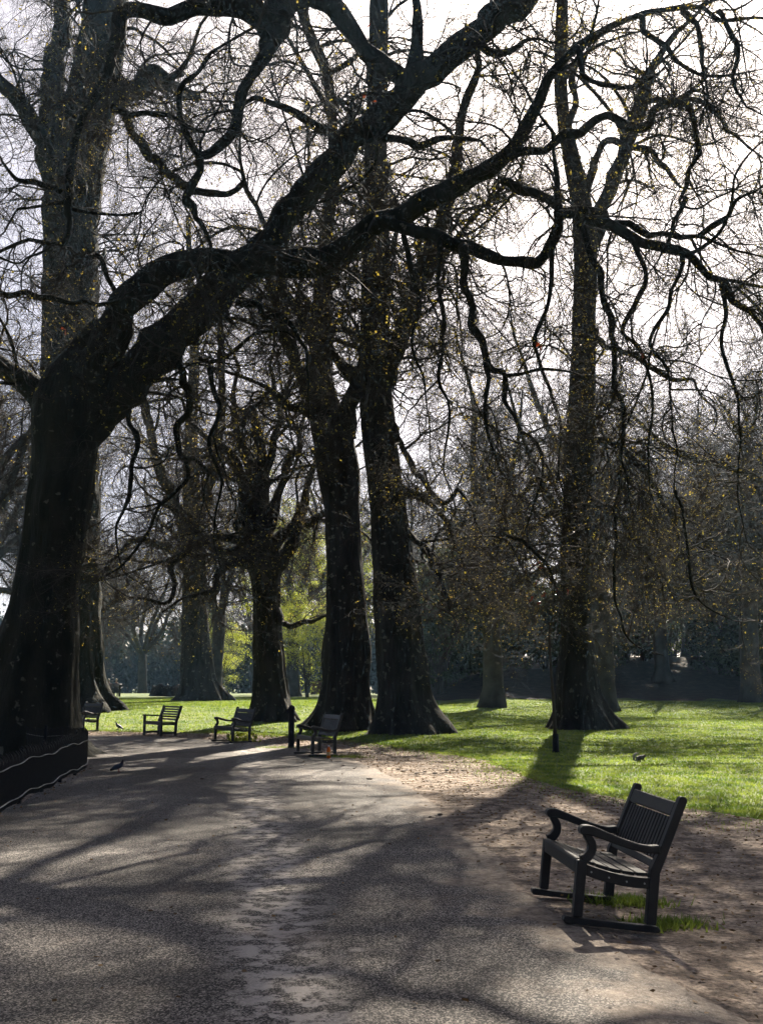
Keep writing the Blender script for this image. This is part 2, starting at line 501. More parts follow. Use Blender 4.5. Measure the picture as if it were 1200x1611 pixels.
def limb_mesh(name, P, R, sides, rough=.07, flare=None, seed=0, cap=True):
    """one solid tapering limb, knobbly, root flare if asked"""
    n = len(P)
    T = np.gradient(P, axis=0); T /= np.linalg.norm(T, axis=1)[:, None]
    u = np.cross(T[0], [0.3, 1, .2]); u /= np.linalg.norm(u)
    U = []
    for i in range(n):
        u = u - T[i] * (u @ T[i]); u = u / np.linalg.norm(u); U.append(u)
    U = np.array(U); W = np.cross(T, U)
    a = np.arange(sides) * 2 * math.pi / sides
    D = np.cos(a)[None, :, None] * U[:, None] + np.sin(a)[None, :, None] * W[:, None]
    V = P[:, None] + R[:, None, None] * D
    mr = float(R.mean())
    f = 1 + rough * pnoise(V, .8 / max(mr, .05) * .35, seed) + rough * .5 * pnoise(V * np.array([1, 1, .25]), 5.0, seed + 1)
    if flare is not None:
        h = np.clip(P[:, 2] - flare, 0, None)
        lob = .42 + .42 * np.sin(a * 5 + seed) * np.cos(a * 2 + seed * 2.1) + .28 * np.sin(a * 9 + seed * 1.7)
        f = f + (np.exp(-h / .42)[:, None] * (.04 + .85 * np.clip(lob, 0, 1)[None])) + np.exp(-h / 1.3)[:, None] * .05
        tw = a[None] + .12 * np.sin(P[:, 2] * .9 + seed)[:, None]
        f = f + (.075 * np.sin(tw * 6 + seed) + .05 * np.sin(tw * 11 + seed * 3) + .02 * np.sin(tw * 17 + seed)) * np.exp(-h / 5)[:, None]
        f = f + .03 * np.sin(h * 3.1 + seed)[:, None] * np.cos(a * 2 + seed)[None] + .05 * pnoise(V, 1.1, seed + 9)
    V = P[:, None] + (R[:, None] * f)[..., None] * D
    idx = np.arange(n * sides).reshape(n, sides)
    q = np.stack([idx[:-1], np.roll(idx, -1, 1)[:-1], np.roll(idx, -1, 1)[1:], idx[1:]], -1).reshape(-1, 4)
    V = V.reshape(-1, 3)
    tr = None
    if cap:
        V = np.vstack([V, P[-1:] + T[-1:] * R[-1] * .5, P[:1]])
        c = len(V) - 2
        tr = np.vstack([np.stack([idx[-1], np.roll(idx[-1], -1), np.full(sides, c)], 1),
                        np.stack([np.roll(idx[0], -1), idx[0], np.full(sides, c + 1)], 1)])
    return mesh_np(name, V, q, tr, smooth=True)

def grow(start, dir_, length, r0, r1, S, wig, grav, kink=.5):
    N = len(start)
    P = np.empty((N, S + 1, 3)); P[:, 0] = start
    d = dir_.copy()
    step = (length / S)[:, None]
    curv = rng.normal(size=(N, 3)) * wig
    for s in range(S):
        new = rng.normal(size=(N, 3)) * wig
        sw = (rng.random(N) < kink)[:, None]
        curv = np.where(sw, new, curv * .8)
        d = d + curv + np.array([0, 0, -1.0]) * (grav if np.isscalar(grav) else grav[:, None])
        d /= np.linalg.norm(d, axis=1, keepdims=True)
        P[:, s + 1] = P[:, s] + d * step
    t = np.linspace(0, 1, S + 1)[None]
    R = r0[:, None] * (1 - t) + r1[:, None] * t
    return P, R

def spawn(P, R, n, tmin, tmax, amin, amax, up=0.0):
    """n children on each parent path"""
    N, S1 = P.shape[:2]
    pid = np.repeat(np.arange(N), n)
    t = rng.uniform(tmin, tmax, len(pid)) * (S1 - 1)
    i = np.minimum(t.astype(int), S1 - 2); fr = (t - i)
    a, b = P[pid, i], P[pid, i + 1]
    pos = a + (b - a) * fr[:, None]
    tan = b - a; tan /= np.linalg.norm(tan, axis=1, keepdims=True) + 1e-9
    pr = rng.normal(size=pos.shape); pr -= (pr * tan).sum(1, keepdims=True) * tan
    pr /= np.linalg.norm(pr, axis=1, keepdims=True) + 1e-9
    ang = rng.uniform(amin, amax, len(pid))[:, None]
    d = np.cos(ang) * tan + np.sin(ang) * pr + np.array([0, 0, up])
    d /= np.linalg.norm(d, axis=1, keepdims=True)
    rr = R[pid, i] * (1 - fr) + R[pid, i + 1] * fr
    return pos, d, rr, t / (S1 - 1)

def keep_free(P, R, zmin):
    g = P[:, -1, 2] - H(P[:, -1, 0], P[:, -1, 1])
    ok = (g > zmin)
    return P[ok], R[ok]

def leaf_quads(pos, size, flat=.0):
    n = len(pos)
    a = rng.normal(size=(n, 3)); a[:, 2] -= flat; a /= np.linalg.norm(a, axis=1, keepdims=True)
    b = rng.normal(size=(n, 3)); b -= (b * a).sum(1, keepdims=True) * a; b /= np.linalg.norm(b, axis=1, keepdims=True)
    s = size if not np.isscalar(size) else np.full(n, size)
    s = (s * rng.uniform(.6, 1.3, n))[:, None]
    nrm = np.cross(a, b)
    v = np.stack([pos, pos + a * s * .55 + b * s * .42 + nrm * s * .1, pos + a * s * 1.1, pos + a * s * .55 - b * s * .42 + nrm * s * .1], 1)
    return v.reshape(-1, 3), np.arange(n * 4).reshape(n, 4)

def crown(tree, paths, spec, name_twig='crown'):
    """paths: list of (P,R,count) of limbs; spec: per-level settings"""
    L1s, L1d, L1r, L1t = [], [], [], []
    for P, R, n in paths:
        if n <= 0: continue
        p, d, r, t = spawn(P[None], R[None], n, spec.get('t0', .12), 1.0, *spec['ang1'], spec.get('up1', .1))
        L1s.append(p); L1d.append(d); L1r.append(r); L1t.append(t)
    s, d, r = np.vstack(L1s), np.vstack(L1d), np.concatenate(L1r)
    a, b = spec['len1']
    ln = rng.uniform(a, b, len(s)) * (.45 + .75 * np.clip(r / spec['rref'], 0, 1))
    r0 = np.clip(r * .42, spec['rmin'] * 2.2, spec['r1max']) * rng.uniform(.5, 1.0, len(s))
    out, leaves = [], []
    P1, R1 = grow(s, d, ln, r0, np.full(len(s), spec['rmin'] * 1.3), 11, spec['wig'][0], spec['grav'][0])
    P1, R1 = keep_free(P1, R1, spec['zmin'])
    out.append(tubes(P1, R1, 5))
    s, d, r, t = spawn(P1, R1, spec['n2'], .12, 1.0, .5, 1.25, spec.get('up2', 0))
    ln = rng.uniform(*spec['len2'], len(s)) * (1.15 - .6 * t)
    P2, R2 = grow(s, d, ln, np.clip(r * .6, spec['rmin'] * 1.4, None), np.full(len(s), spec['rmin']), 7, spec['wig'][1], spec['grav'][1])
    P2, R2 = keep_free(P2, R2, spec['zmin'])
    out.append(tubes(P2, R2, 3))
    s, d, r, t = spawn(P2, R2, spec['n3'], .1, 1.0, .4, 1.2, 0)
    ln = rng.uniform(*spec['len3'], len(s))
    P3, R3 = grow(s, d, ln, np.clip(r * .7, spec['rmin'], None), np.full(len(s), spec['rmin'] * .75), 4, spec['wig'][2], spec['grav'][2])
    P3, R3 = keep_free(P3, R3, spec['zmin'])
    out.append(tubes(P3, R3, 3))
    ends = P3
    if spec.get('n4'):
        s, d, r, t = spawn(P3, R3, spec['n4'], .15, 1.0, .4, 1.2, 0)
        ln = rng.uniform(*spec['len4'], len(s))
        P4, R4 = grow(s, d, ln, np.full(len(s), spec['rmin'] * .8), np.full(len(s), spec['rmin'] * .6), 2, spec['wig'][2], .05)
        P4, R4 = keep_free(P4, R4, spec['zmin'])
        out.append(tubes(P4, R4, 3))
        ends = P4
    V, Q = join(out)
    base = np.array(tree.location)
    o = link(name_twig, mesh_np(name_twig, V - base, Q), spec.get('twig', TWIG), tree)
    tag(o, kind='stuff')
    if spec.get('leaf'):
        e = ends[:, -1]
        k = rng.random(len(e)) < spec['leafp']
        pos = e[k]
        if spec.get('leafn', 1) > 1:
            pos = np.repeat(pos, spec['leafn'], 0); pos = pos + rng.normal(size=pos.shape) * spec['leaf'] * .8
        v, q = leaf_quads(pos, spec['leaf'], .3)
        lo = link('leaves', mesh_np('leaves', v - base, q), spec.get('leafmat', BUD), tree)
        tag(lo, kind='stuff')
    return ends

SPRAY_DATA = {}
def make_spray(name, spec, seed, mat=None):
    """one branch along +x with its side branches, twigs and buds: a mesh shared by many branch parts"""
    global rng
    keep = rng; rng = np.random.default_rng(seed)
    Lr = spec['L']
    P1, R1 = grow(np.zeros((1, 3)), np.array([[1.0, 0, .05]]), np.array([Lr]), np.array([spec['r0']]), np.array([spec['rmin'] * 1.4]), 14, spec['wig'][0], spec['grav'][0], .55)
    out = [tubes(P1, R1, 6)]
    s, d, r, t = spawn(P1, R1, spec['n2'], .1, 1.0, .5, 1.3, spec.get('up2', 0))
    ln = rng.uniform(*spec['len2'], len(s)) * (1.2 - .65 * t)
    P2, R2 = grow(s, d, ln, np.clip(r * .68, spec['rmin'] * 1.5, None), np.full(len(s), spec['rmin']), 8, spec['wig'][1], spec['grav'][1])
    out.append(tubes(P2, R2, 4))
    s, d, r, t = spawn(P2, R2, spec['n3'], .08, 1.0, .4, 1.25, 0)
    P3, R3 = grow(s, d, rng.uniform(*spec['len3'], len(s)), np.clip(r * .7, spec['rmin'], None), np.full(len(s), spec['rmin'] * .75), 4, spec['wig'][2], spec['grav'][2])
    out.append(tubes(P3, R3, 3))
    s, d, r, t = spawn(P3, R3, spec['n4'], .15, 1.0, .4, 1.2, 0)
    P4, R4 = grow(s, d, rng.uniform(*spec['len4'], len(s)), np.full(len(s), spec['rmin'] * .8), np.full(len(s), spec['rmin'] * .6), 2, spec['wig'][2], .05)
    out.append(tubes(P4, R4, 3))
    V, Q = join(out)
    e = P4[:, -1][rng.random(len(P4)) < spec['leafp']]
    e = np.repeat(e, 2, 0) + rng.normal(size=(len(e) * 2, 3)) * spec['leaf'] * .35
    lv, lq = leaf_quads(e, spec['leaf'], .3)
    nq = len(Q)
    me = mesh_np(name, np.vstack([V, lv]), np.vstack([Q, lq + len(V)]))
    me.materials.append(mat or TWIG); me.materials.append(spec.get('leafmat', BUD))
    mi = np.zeros(nq + len(lq), np.int32); mi[nq:] = 1
    me.polygons.foreach_set('material_index', mi)
    rng = keep
    SPRAY_DATA[me.name] = (V, Q)
    return me, np.vstack([P1[0], P2[:, -1], P3[::5, -1]]), Lr

def branches(tree, paths, kit, spec):
    """hang branch parts along the limbs"""
    base = np.array(tree.location)
    made = 0
    rest = []
    for P, R, n in paths:
        if n <= 0: continue
        p, d, r, t = spawn(P[None], R[None], n, spec.get('t0', .1), 1.0, *spec['ang1'], spec.get('up1', .1))
        for i in range(n):
            me, probe, Lr = kit[rng.integers(len(kit))]
            ln = rng.uniform(*spec['len1']) * (.5 + .7 * min(1, r[i] / spec['rref']))
            sc = min(ln / Lr, r[i] * .8 / spec['r0'] + .25)
            az = math.atan2(d[i][1], d[i][0]); el = math.asin(max(-1, min(1, d[i][2])))
            el = max(spec.get('elmin', -.9), min(1.15, el))
            roll = rng.uniform(-.5, .5)
            for tryk in range(3):
                M = Matrix.Rotation(az, 3, 'Z') @ Matrix.Rotation(-el, 3, 'Y') @ Matrix.Rotation(roll, 3, 'X')
                w = probe @ np.array(M).T * sc + p[i]
                if (w[:, 2] - H(w[:, 0], w[:, 1])).min() > spec['zmin'] and w[:, 1].min() > 6: break
                el += .5
            else:
                continue
            made += 1
            if made > 250 and rng.random() < .5:                  # past the limit: the rest as one crown
                v_, q_ = SPRAY_DATA[me.name]
                rest.append((v_ @ np.array(M).T * sc + p[i] - base, q_)); continue
            o = link('branch', me, None, tree)
            o.location = p[i] - base; o.rotation_euler = M.to_euler(); o.scale = (sc,) * 3
        # the limb runs out into a last branch of its own
        if R[-1] < .14 and n > 1:
            me, probe, Lr = kit[rng.integers(len(kit))]
            q = P[-1] - P[-3]; q /= np.linalg.norm(q)
            sc = min(1.6, max(.45, R[-1] * 1.25 / spec['r0']))
            M = Matrix.Rotation(math.atan2(q[1], q[0]), 3, 'Z') @ Matrix.Rotation(-math.asin(max(-1, min(1, q[2]))), 3, 'Y')
            w = probe @ np.array(M).T * sc + P[-1]
            if (w[:, 2] - H(w[:, 0], w[:, 1])).min() > 1.2:
                o = link('branch', me, None, tree)
                o.location = P[-1] - base; o.rotation_euler = M.to_euler(); o.scale = (sc,) * 3
    if rest:
        tag(link('crown', mesh_np('crown', *join(rest)), TWIG, tree), kind='stuff')
    return made

def add_limb(tree, name, P, R, mat, sides=12, rough=.07, flare=None, seed=0):
    base = np.array(tree.location)
    o = link(name, limb_mesh(name, P - base, R, sides, rough, None if flare is None else flare - base[2], seed), mat, tree)
    return o

def make_tree(name, label, base, trunk, limbs, spec, mat, group=None, counts=None, trunk_count=0, cat='tree', seed=1, tsides=64, auto=None):
    t = empty(name, base)
    tag(t, label, cat, group)
    paths = []
    P, R = limb_path(trunk, 10)
    # root the trunk in the ground
    foot = np.array([[P[0, 0], P[0, 1], base[2] - .35]])
    keep = P[:, 2] > base[2] + .25
    P2 = np.vstack([foot, foot + [0, 0, .2], foot + [0, 0, .35], foot + [0, 0, .45], P[keep]])
    r_b = R[keep][0]
    R2 = np.concatenate([[r_b * 1.03, r_b * 1.02, r_b * 1.01, r_b], R[keep]])
    # finer rings near the foot
    add_limb(t, 'trunk', P2, R2, mat, tsides, .06, base[2], seed)
    paths.append((P2[len(P2) // 3:], R2[len(P2) // 3:], trunk_count))
    for i, (pts, n) in enumerate(limbs):
        P, R = limb_path(pts, 8, True)
        add_limb(t, 'limb', P, R, mat, 14 if R.max() > .15 else 8, .08, None, seed * 17 + i)
        paths.append((P, R, n))
    if auto:
        n, ln, rr, up, wig, grav, per, src = auto
        cand = [k for k in range(len(paths)) if (src is None or k in src)]
        wts = np.array([np.linalg.norm(paths[k][0][-1] - paths[k][0][0]) for k in cand]); wts /= wts.sum()
        for q in range(n):
            P, R, _ = paths[cand[rng.choice(len(cand), p=wts)]]
            p, d, r, tt = spawn(P[None], R[None], 1, .15, .95, .6, 1.35, up)
            r0 = min(r[0] * .55, rng.uniform(*rr))
            Pn, Rn = grow(p, d, np.array([rng.uniform(*ln)]), np.array([r0]), np.array([r0 * .28]), 13, wig, grav, .38)
            if (Pn[0, :, 2] - H(Pn[0, :, 0], Pn[0, :, 1])).min() < spec['zmin'] or Pn[0, :, 1].min() < 7: continue
            c = catmull(np.hstack([Pn[0], Rn[0][:, None]]), 3)
            c[:, 3] *= 1 + .10 * rng.normal(size=len(c)).clip(-1, 2)
            add_limb(t, 'limb', c[:, :3], c[:, 3], mat, 7, .08, None, seed * 31 + q)
            paths.append((c[:, :3], c[:, 3], per))
    nb = branches(t, paths, spec['kit'], spec)
    print(name, 'branches', nb)
    return t

def D(d0, d1, pts):
    """attach a distance running from d0 to d1 along the list"""
    n = len(pts)
    return [(x, y, r, d0 + (d1 - d0) * i / (n - 1)) for i, (x, y, r) in enumerate(pts)]

# ------------------------------------------------------------------ the big leaning plane on the left
B1 = np.array([*PX(62, 1150, 25.0)[:2], 0.0]); B1[2] = float(H(B1[0], B1[1]))
T1_TRUNK = D(25, 25, [(38, 1178, 76), (48, 1110, 71), (58, 1040, 66), (66, 990, 62), (76, 910, 54), (86, 850, 52), (94, 790, 52), (101, 730, 51), (105, 680, 53), (112, 635, 56), (124, 600, 50), (138, 570, 40), (152, 540, 32), (166, 515, 24)])
T1_LIMBS = [
    (D(25, 25.5, [(92, 680, 34), (50, 610, 18.9), (20, 580, 16.3), (-15, 558, 15.5), (-70, 540, 13.8), (-130, 500, 9.62)]), 10),
    # upper arch
    (D(25, 20.5, [(122, 660, 40), (148, 585, 30), (178, 515, 26), (213, 458, 24), (263, 424, 22), (330, 410, 22), (400, 410, 22.5), (465, 414, 26), (515, 398, 24), (560, 370, 21), (620, 342, 20), (700, 306, 19.5), (775, 268, 19), (815, 220, 17), (842, 165, 15), (868, 115, 13), (905, 72, 12), (955, 42, 11), (1010, 24, 10), (1075, 8, 9), (1130, 18, 8), (1200, 30, 7), (1270, 60, 6)]), 35),
    # heavy diagonal
    (D(25, 27, [(118, 700, 30), (142, 664, 38), (174, 628, 38), (230, 572, 35), (300, 503, 34), (370, 437, 30), (430, 370, 26), (490, 292, 23), (550, 228, 22), (610, 172, 23), (670, 122, 24), (730, 65, 25), (785, 22, 22), (850, -25, 20), (930, -90, 16)]), 20),
    (D(25.6, 25.2, [(330, 470, 17.2), (352, 488, 12.9), (364, 500, 8.14), (370, 514, 4.44)]), 0),
    (D(25.6, 25.4, [(280, 520, 18.9), (304, 533, 13.8), (316, 541, 9.62)]), 0),
    # the low swinging bough and its upright end
    (D(22.2, 20.4, [(585, 352, 15.5), (640, 357, 10.4), (700, 376, 10.4), (760, 401, 10.4), (822, 412, 10.4), (860, 396, 9.62), (876, 358, 9.62), (878, 300, 8.14), (872, 250, 6.66), (860, 200, 5.92), (843, 160, 5.18)]), 17),
    (D(20.6, 18.5, [(872, 338, 8.14), (920, 346, 8.14), (970, 365, 8.88), (1030, 387, 8.88), (1080, 402, 8.88), (1128, 440, 8.14), (1165, 480, 7.4), (1200, 512, 5.92), (1245, 565, 5.18), (1280, 640, 3.7)]), 27),
    (D(21.4, 19.6, [(790, 285, 7.4), (850, 315, 7.4), (900, 334, 7.4), (950, 345, 6.66), (1000, 361, 6.66), (1060, 366, 5.92), (1105, 372, 5.18), (1150, 386, 4.44), (1210, 415, 3.7)]), 20),
    (D(21.4, 19.8, [(800, 244, 8.88), (850, 233, 7.4), (885, 213, 7.4), (930, 194, 7.4), (972, 189, 8.14), (1008, 196, 8.14), (1032, 172, 7.4), (1062, 160, 6.66), (1088, 170, 6.66), (1096, 210, 5.92), (1090, 252, 5.92), (1079, 290, 5.92), (1072, 318, 4.44), (1100, 322, 3.7), (1150, 300, 2.96), (1210, 278, 2.96)]), 23),
    (D(19.9, 19.4, [(1075, 312, 4.44), (1062, 350, 3.7), (1045, 392, 2.96), (1020, 430, 2.59)]), 5),
    # hanging boughs
    (D(21.3, 20.4, [(728, 388, 7.4), (733, 420, 7.4), (728, 452, 6.66), (740, 490, 6.66), (758, 540, 6.66), (773, 578, 5.92), (795, 586, 5.18), (798, 630, 4.44), (814, 664, 4.44), (840, 690, 4.44), (855, 724, 3.7), (850, 762, 3.7), (836, 800, 3.33), (828, 832, 2.96)]), 15),
    (D(20.8, 20.2, [(768, 574, 4.44), (768, 620, 4.07), (766, 660, 3.7), (772, 700, 3.7), (785, 742, 2.96)]), 7),
    (D(20.4, 19.8, [(790, 838, 3), (820, 856, 3.4), (845, 872, 3.4), (862, 892, 3), (868, 920, 2.4), (872, 950, 2)]), 12),
    (D(20.4, 20.1, [(796, 592, 3.7), (815, 589, 2.96), (850, 582, 2.96), (890, 585, 2.96), (922, 595, 2.96), (948, 606, 2.96)]), 6),
    (D(20.3, 19.2, [(908, 352, 5.92), (925, 390, 5.18), (945, 440, 5.55), (962, 490, 5.55), (963, 530, 5.18), (960, 580, 4.81), (970, 620, 4.44), (976, 680, 4.07), (975, 730, 3.7), (985, 772, 2.96), (996, 810, 2.22)]), 15),
    (D(19.4, 18.8, [(1072, 402, 4.44), (1060, 445, 3.7), (1045, 490, 3.33), (1021, 538, 2.96), (1048, 575, 2.96), (1056, 640, 2.59), (1062, 700, 2.59), (1060, 775, 2.22)]), 10),
    (D(20.0, 19.5, [(976, 740, 2.96), (970, 800, 2.59), (966, 870, 2.59), (966, 930, 2.59), (976, 985, 2.59), (1005, 1018, 2.22), (1042, 1030, 1.85)]), 6),
    (D(19.0, 18.7, [(1062, 770, 2.59), (1078, 830, 2.59), (1083, 900, 2.59), (1092, 935, 2.22), (1115, 958, 2.22), (1150, 976, 1.85)]), 5),
    (D(19.2, 18.4, [(1135, 448, 4.5), (1142, 485, 4), (1134, 535, 3.6), (1150, 600, 3.4), (1166, 680, 3), (1160, 765, 2.6), (1172, 850, 2.2)]), 9),
    (D(19.6, 18.6, [(1098, 372, 5), (1130, 345, 4.5), (1165, 310, 4), (1215, 285, 3.5)]), 7),
    (D(20.0, 19.4, [(990, 372, 5), (1010, 430, 4.5), (1000, 480, 4), (985, 520, 3.6), (1012, 562, 3.4), (1026, 640, 3.2), (1018, 720, 2.8), (1030, 800, 2.4)]), 9),
    (D(21.0, 20.2, [(868, 385, 5), (862, 470, 4), (842, 540, 3.6), (856, 602, 3.4), (880, 660, 3.2), (876, 730, 2.8), (890, 800, 2.4)]), 9),
    (D(21.8, 21.2, [(690, 374, 5), (688, 440, 4), (702, 520, 3.6), (690, 585, 3.4), (706, 650, 3), (700, 730, 2.6), (716, 800, 2.2)]), 9),
    (D(22.4, 21.8, [(628, 352, 5), (648, 420, 4), (662, 472, 3.6), (650, 540, 3.4), (668, 610, 3), (676, 700, 2.6)]), 8),
    (D(23.4, 23.0, [(-30, 455, 6), (20, 462, 5.5), (70, 468, 5), (130, 474, 5), (185, 478, 4.5), (214, 450, 4)]), 7),
    (D(24.6, 23.6, [(205, 520, 6), (190, 470, 5), (165, 420, 4.5), (150, 400, 4), (115, 402, 3.5), (100, 430, 3)]), 6),
    (D(24.0, 23.0, [(330, 580, 5), (345, 640, 4), (330, 700, 3.6), (350, 760, 3.2), (338, 830, 2.8), (350, 900, 2.4)]), 8),
    (D(24.2, 23.2, [(200, 640, 5), (215, 710, 4), (200, 780, 3.6), (185, 840, 3), (195, 900, 2.5)]), 7),
    (D(20.8, 19.6, [(1005, 26, 6), (1040, 70, 5), (1082, 108, 4.5), (1132, 120, 4), (1195, 108, 3.5)]), 11),
    (D(20.4, 19.4, [(1075, 10, 5), (1100, 52, 4.5), (1104, 102, 4), (1112, 150, 3.5), (1096, 200, 3)]), 9),
    (D(20.2, 19.2, [(1130, 18, 5), (1160, 80, 4.5), (1150, 140, 4), (1198, 182, 3.5)]), 9),
    (D(21.2, 20.0, [(905, 74, 6), (932, 120, 5), (972, 140, 4.5), (1022, 122, 4), (1060, 90, 3)]), 10),
    (D(26.4, 25.6, [(735, 60, 8), (790, 80, 6), (830, 60, 5), (875, 70, 4)]), 9),
    # the U under the top edge
    (D(26.6, 25.0, [(650, 135, 17.2), (618, 118, 15.5), (590, 100, 14.6), (556, 55, 15.5), (522, 14, 16.3), (490, -8, 18.1), (462, 2, 20.6), (440, 30, 25.8), (425, 60, 24.1)]), 7),
    (D(26.6, 26.0, [(642, 130, 15.5), (654, 92, 12.9), (656, 45, 10.4), (652, -20, 10.4), (640, -90, 8.88)]), 4),
    (D(25.0, 22.5, [(440, 40, 25.8), (412, 32, 21.5), (370, 16, 17.2), (318, 13, 15.5), (255, 22, 14.6), (200, 22, 14.6), (186, 55, 12.9), (180, 95, 10.4), (157, 142, 9.62), (133, 200, 8.88), (112, 262, 9.62), (101, 330, 9.62), (96, 372, 8.88), (66, 384, 7.4), (25, 391, 6.66), (-30, 406, 5.92)]), 34),
    (D(24.8, 23.2, [(428, 60, 17.2), (407, 100, 10.4), (385, 150, 10.4), (370, 200, 10.4), (342, 234, 9.62), (316, 246, 8.88), (292, 216, 7.4), (281, 170, 7.4), (286, 130, 7.4), (325, 95, 6.66), (368, 64, 6.66)]), 16),
    (D(23.6, 23.0, [(314, 248, 7.4), (306, 288, 6.66), (297, 320, 7.4), (318, 350, 5.92), (328, 382, 5.92), (328, 422, 4.44)]), 6),
    (D(26.0, 25.2, [(186, 160, 6.66), (212, 208, 7.4), (240, 250, 7.4), (282, 286, 7.4), (322, 305, 8.14), (358, 304, 7.4), (380, 286, 6.66), (358, 258, 5.92)]), 10),
    (D(23.0, 23.6, [(175, 166, 5.18), (225, 176, 5.18), (270, 184, 4.44), (310, 205, 4.44), (345, 202, 3.7)]), 7),
    (D(23.3, 22.6, [(94, 300, 5.92), (60, 285, 5.18), (25, 280, 4.44), (0, 240, 3.7), (-30, 210, 3.7)]), 9),
    # crooked boughs under the diagonal
    (D(25.4, 24.2, [(245, 580, 7.4), (268, 568, 6.66), (287, 580, 6.66), (288, 607, 6.29), (303, 634, 6.29), (281, 670, 5.92), (282, 708, 5.92), (298, 727, 5.18), (327, 744, 4.44), (318, 780, 3.7), (314, 812, 2.96)]), 9),
    (D(25.2, 24.8, [(228, 594, 4.44), (255, 600, 4.44), (284, 604, 4.44)]), 1),
    (D(24.4, 23.4, [(294, 725, 3.7), (290, 760, 3.7), (265, 786, 3.7), (250, 808, 3.7), (225, 852, 3.33), (200, 882, 2.96), (165, 905, 2.59), (140, 925, 2.22)]), 9),
    (D(24.6, 23.6, [(372, 476, 5.92), (402, 480, 5.18), (415, 493, 5.18), (438, 497, 5.18), (460, 513, 4.44), (473, 543, 4.07), (483, 580, 3.7), (488, 636, 2.96), (486, 690, 2.22)]), 9),
    (D(24.8, 24.2, [(312, 564, 3.7), (350, 566, 3.7), (375, 552, 3.7), (400, 528, 3.7), (432, 521, 2.96), (470, 535, 2.22)]), 5),
    # branches off the diagonal to the right
    (D(26.2, 25.4, [(585, 208, 8.88), (625, 216, 7.4), (665, 228, 7.4), (705, 218, 6.66), (745, 225, 5.18), (775, 240, 3.7)]), 6),
    (D(26.0, 25.0, [(510, 205, 8.88), (470, 178, 6.66), (430, 162, 5.92), (395, 160, 5.92), (350, 176, 5.18)]), 9),
]
SPRAY_N = dict(L=2.9, r0=.024, rmin=.0025, wig=(.30, .36, .38), grav=(.06, .06, .03), n2=11, len2=(.7, 2.0), n3=6, len3=(.3, 1.0), n4=2, len4=(.12, .42), leaf=.04, leafp=.22)
SPRAY_M = dict(L=5.0, r0=.058, rmin=.0036, wig=(.27, .34, .36), grav=(.02, .045, .03), n2=13, len2=(1.0, 3.0), n3=8, len3=(.45, 1.4), n4=2, len4=(.18, .55), leaf=.055, leafp=.16)
KIT_N = [make_spray('near_branch', SPRAY_N, 300 + i) for i in range(9)]
KIT_M = [make_spray('tall_branch', SPRAY_M, 330 + i) for i in range(9)]
SPRAY_W = dict(SPRAY_N, L=3.4, grav=(.17, .13, .08), n2=13, len2=(.5, 1.7), leafp=.32, leaf=.042)
KIT_W = [make_spray('weeping_branch', SPRAY_W, 360 + i) for i in range(5)]
S1 = dict(kit=KIT_N + KIT_W, r0=.024, ang1=(.6, 1.4), up1=-.05, len1=(2.2, 4.4), rref=.30, zmin=2.4)
t1 = make_tree('plane_tree', 'huge dark leaning plane tree behind the low iron fence, boughs arching over the path',
               B1, T1_TRUNK, T1_LIMBS, S1, BARK_NEAR, seed=3, tsides=80,
               auto=(50, (2.4, 5.2), (.035, .075), -.02, .30, .03, 2, None))

# last year's red leaves and the seed balls that still hang on it
def star_leaf(c, s, r):
    a = np.linspace(0, 2 * math.pi, 10, endpoint=False)
    rad = np.where(np.arange(10) % 2 == 0, 1.0, .55) * s
    loc = np.stack([np.cos(a) * rad, np.sin(a) * rad, r.normal(size=10) * s * .18], 1)
    e = Euler(r.uniform(0, 6.28, 3)).to_matrix()
    return np.vstack([c, c + loc @ np.array(e)])
rl = np.random.default_rng(4)
vs, ts, k = [], [], 0
for (px, py, d) in [(845, 886, 20), (852, 893, 20), (843, 917, 20), (876, 928, 19.9), (893, 932, 19.9), (835, 943, 20), (855, 936, 20), (848, 948, 20), (845, 541, 20.4), (858, 534, 20.4), (850, 548, 20.4),
                     (104, 524, 24), (100, 517, 24), (572, 150, 25.4), (580, 40, 25.4), (590, 160, 25.4), (1010, 560, 19)]:
    c = PX(px, py, d) - B1
    vs.append(star_leaf(c, rl.uniform(.055, .09), rl))
    ts.append(np.array([[k, k + 1 + i, k + 1 + (i + 1) % 10] for i in range(10)])); k += 11
dl = link('withered_leaves', mesh_np('withered_leaves', np.vstack(vs), tris=np.vstack(ts)), REDLEAF, t1)
tag(dl, 'withered red leaves clinging to the hanging twigs', kind='stuff')
bmb = bmesh.new()
for i in range(90):
    px, py, d = rl.uniform(20, 1180), rl.uniform(20, 560), rl.uniform(19, 26)
    bmesh.ops.create_icosphere(bmb, subdivisions=1, radius=.022, matrix=Matrix.Translation(Vector(PX(px, py, d) - B1)))
me = bpy.data.meshes.new('seed_balls'); bmb.to_mesh(me); bmb.free()
tag(link('seed_balls', me, TWIG, t1), kind='stuff')

# ------------------------------------------------------------------ the other traced planes
SPRAY_V = dict(SPRAY_M, L=4.0, r0=.045, rmin=.0036, grav=(.15, .12, .08), n2=14, len2=(.6, 2.0), len3=(.35, 1.0), leafp=.36, leaf=.055)
KIT_V = [make_spray('drooping_branch', SPRAY_V, 390 + i) for i in range(5)]
SM = dict(kit=KIT_M + KIT_V[:3], r0=.055, ang1=(.5, 1.25), up1=.22, len1=(3.4, 6.6), rref=.35, zmin=2.6)
def at_base(px, py): return at(px, py)

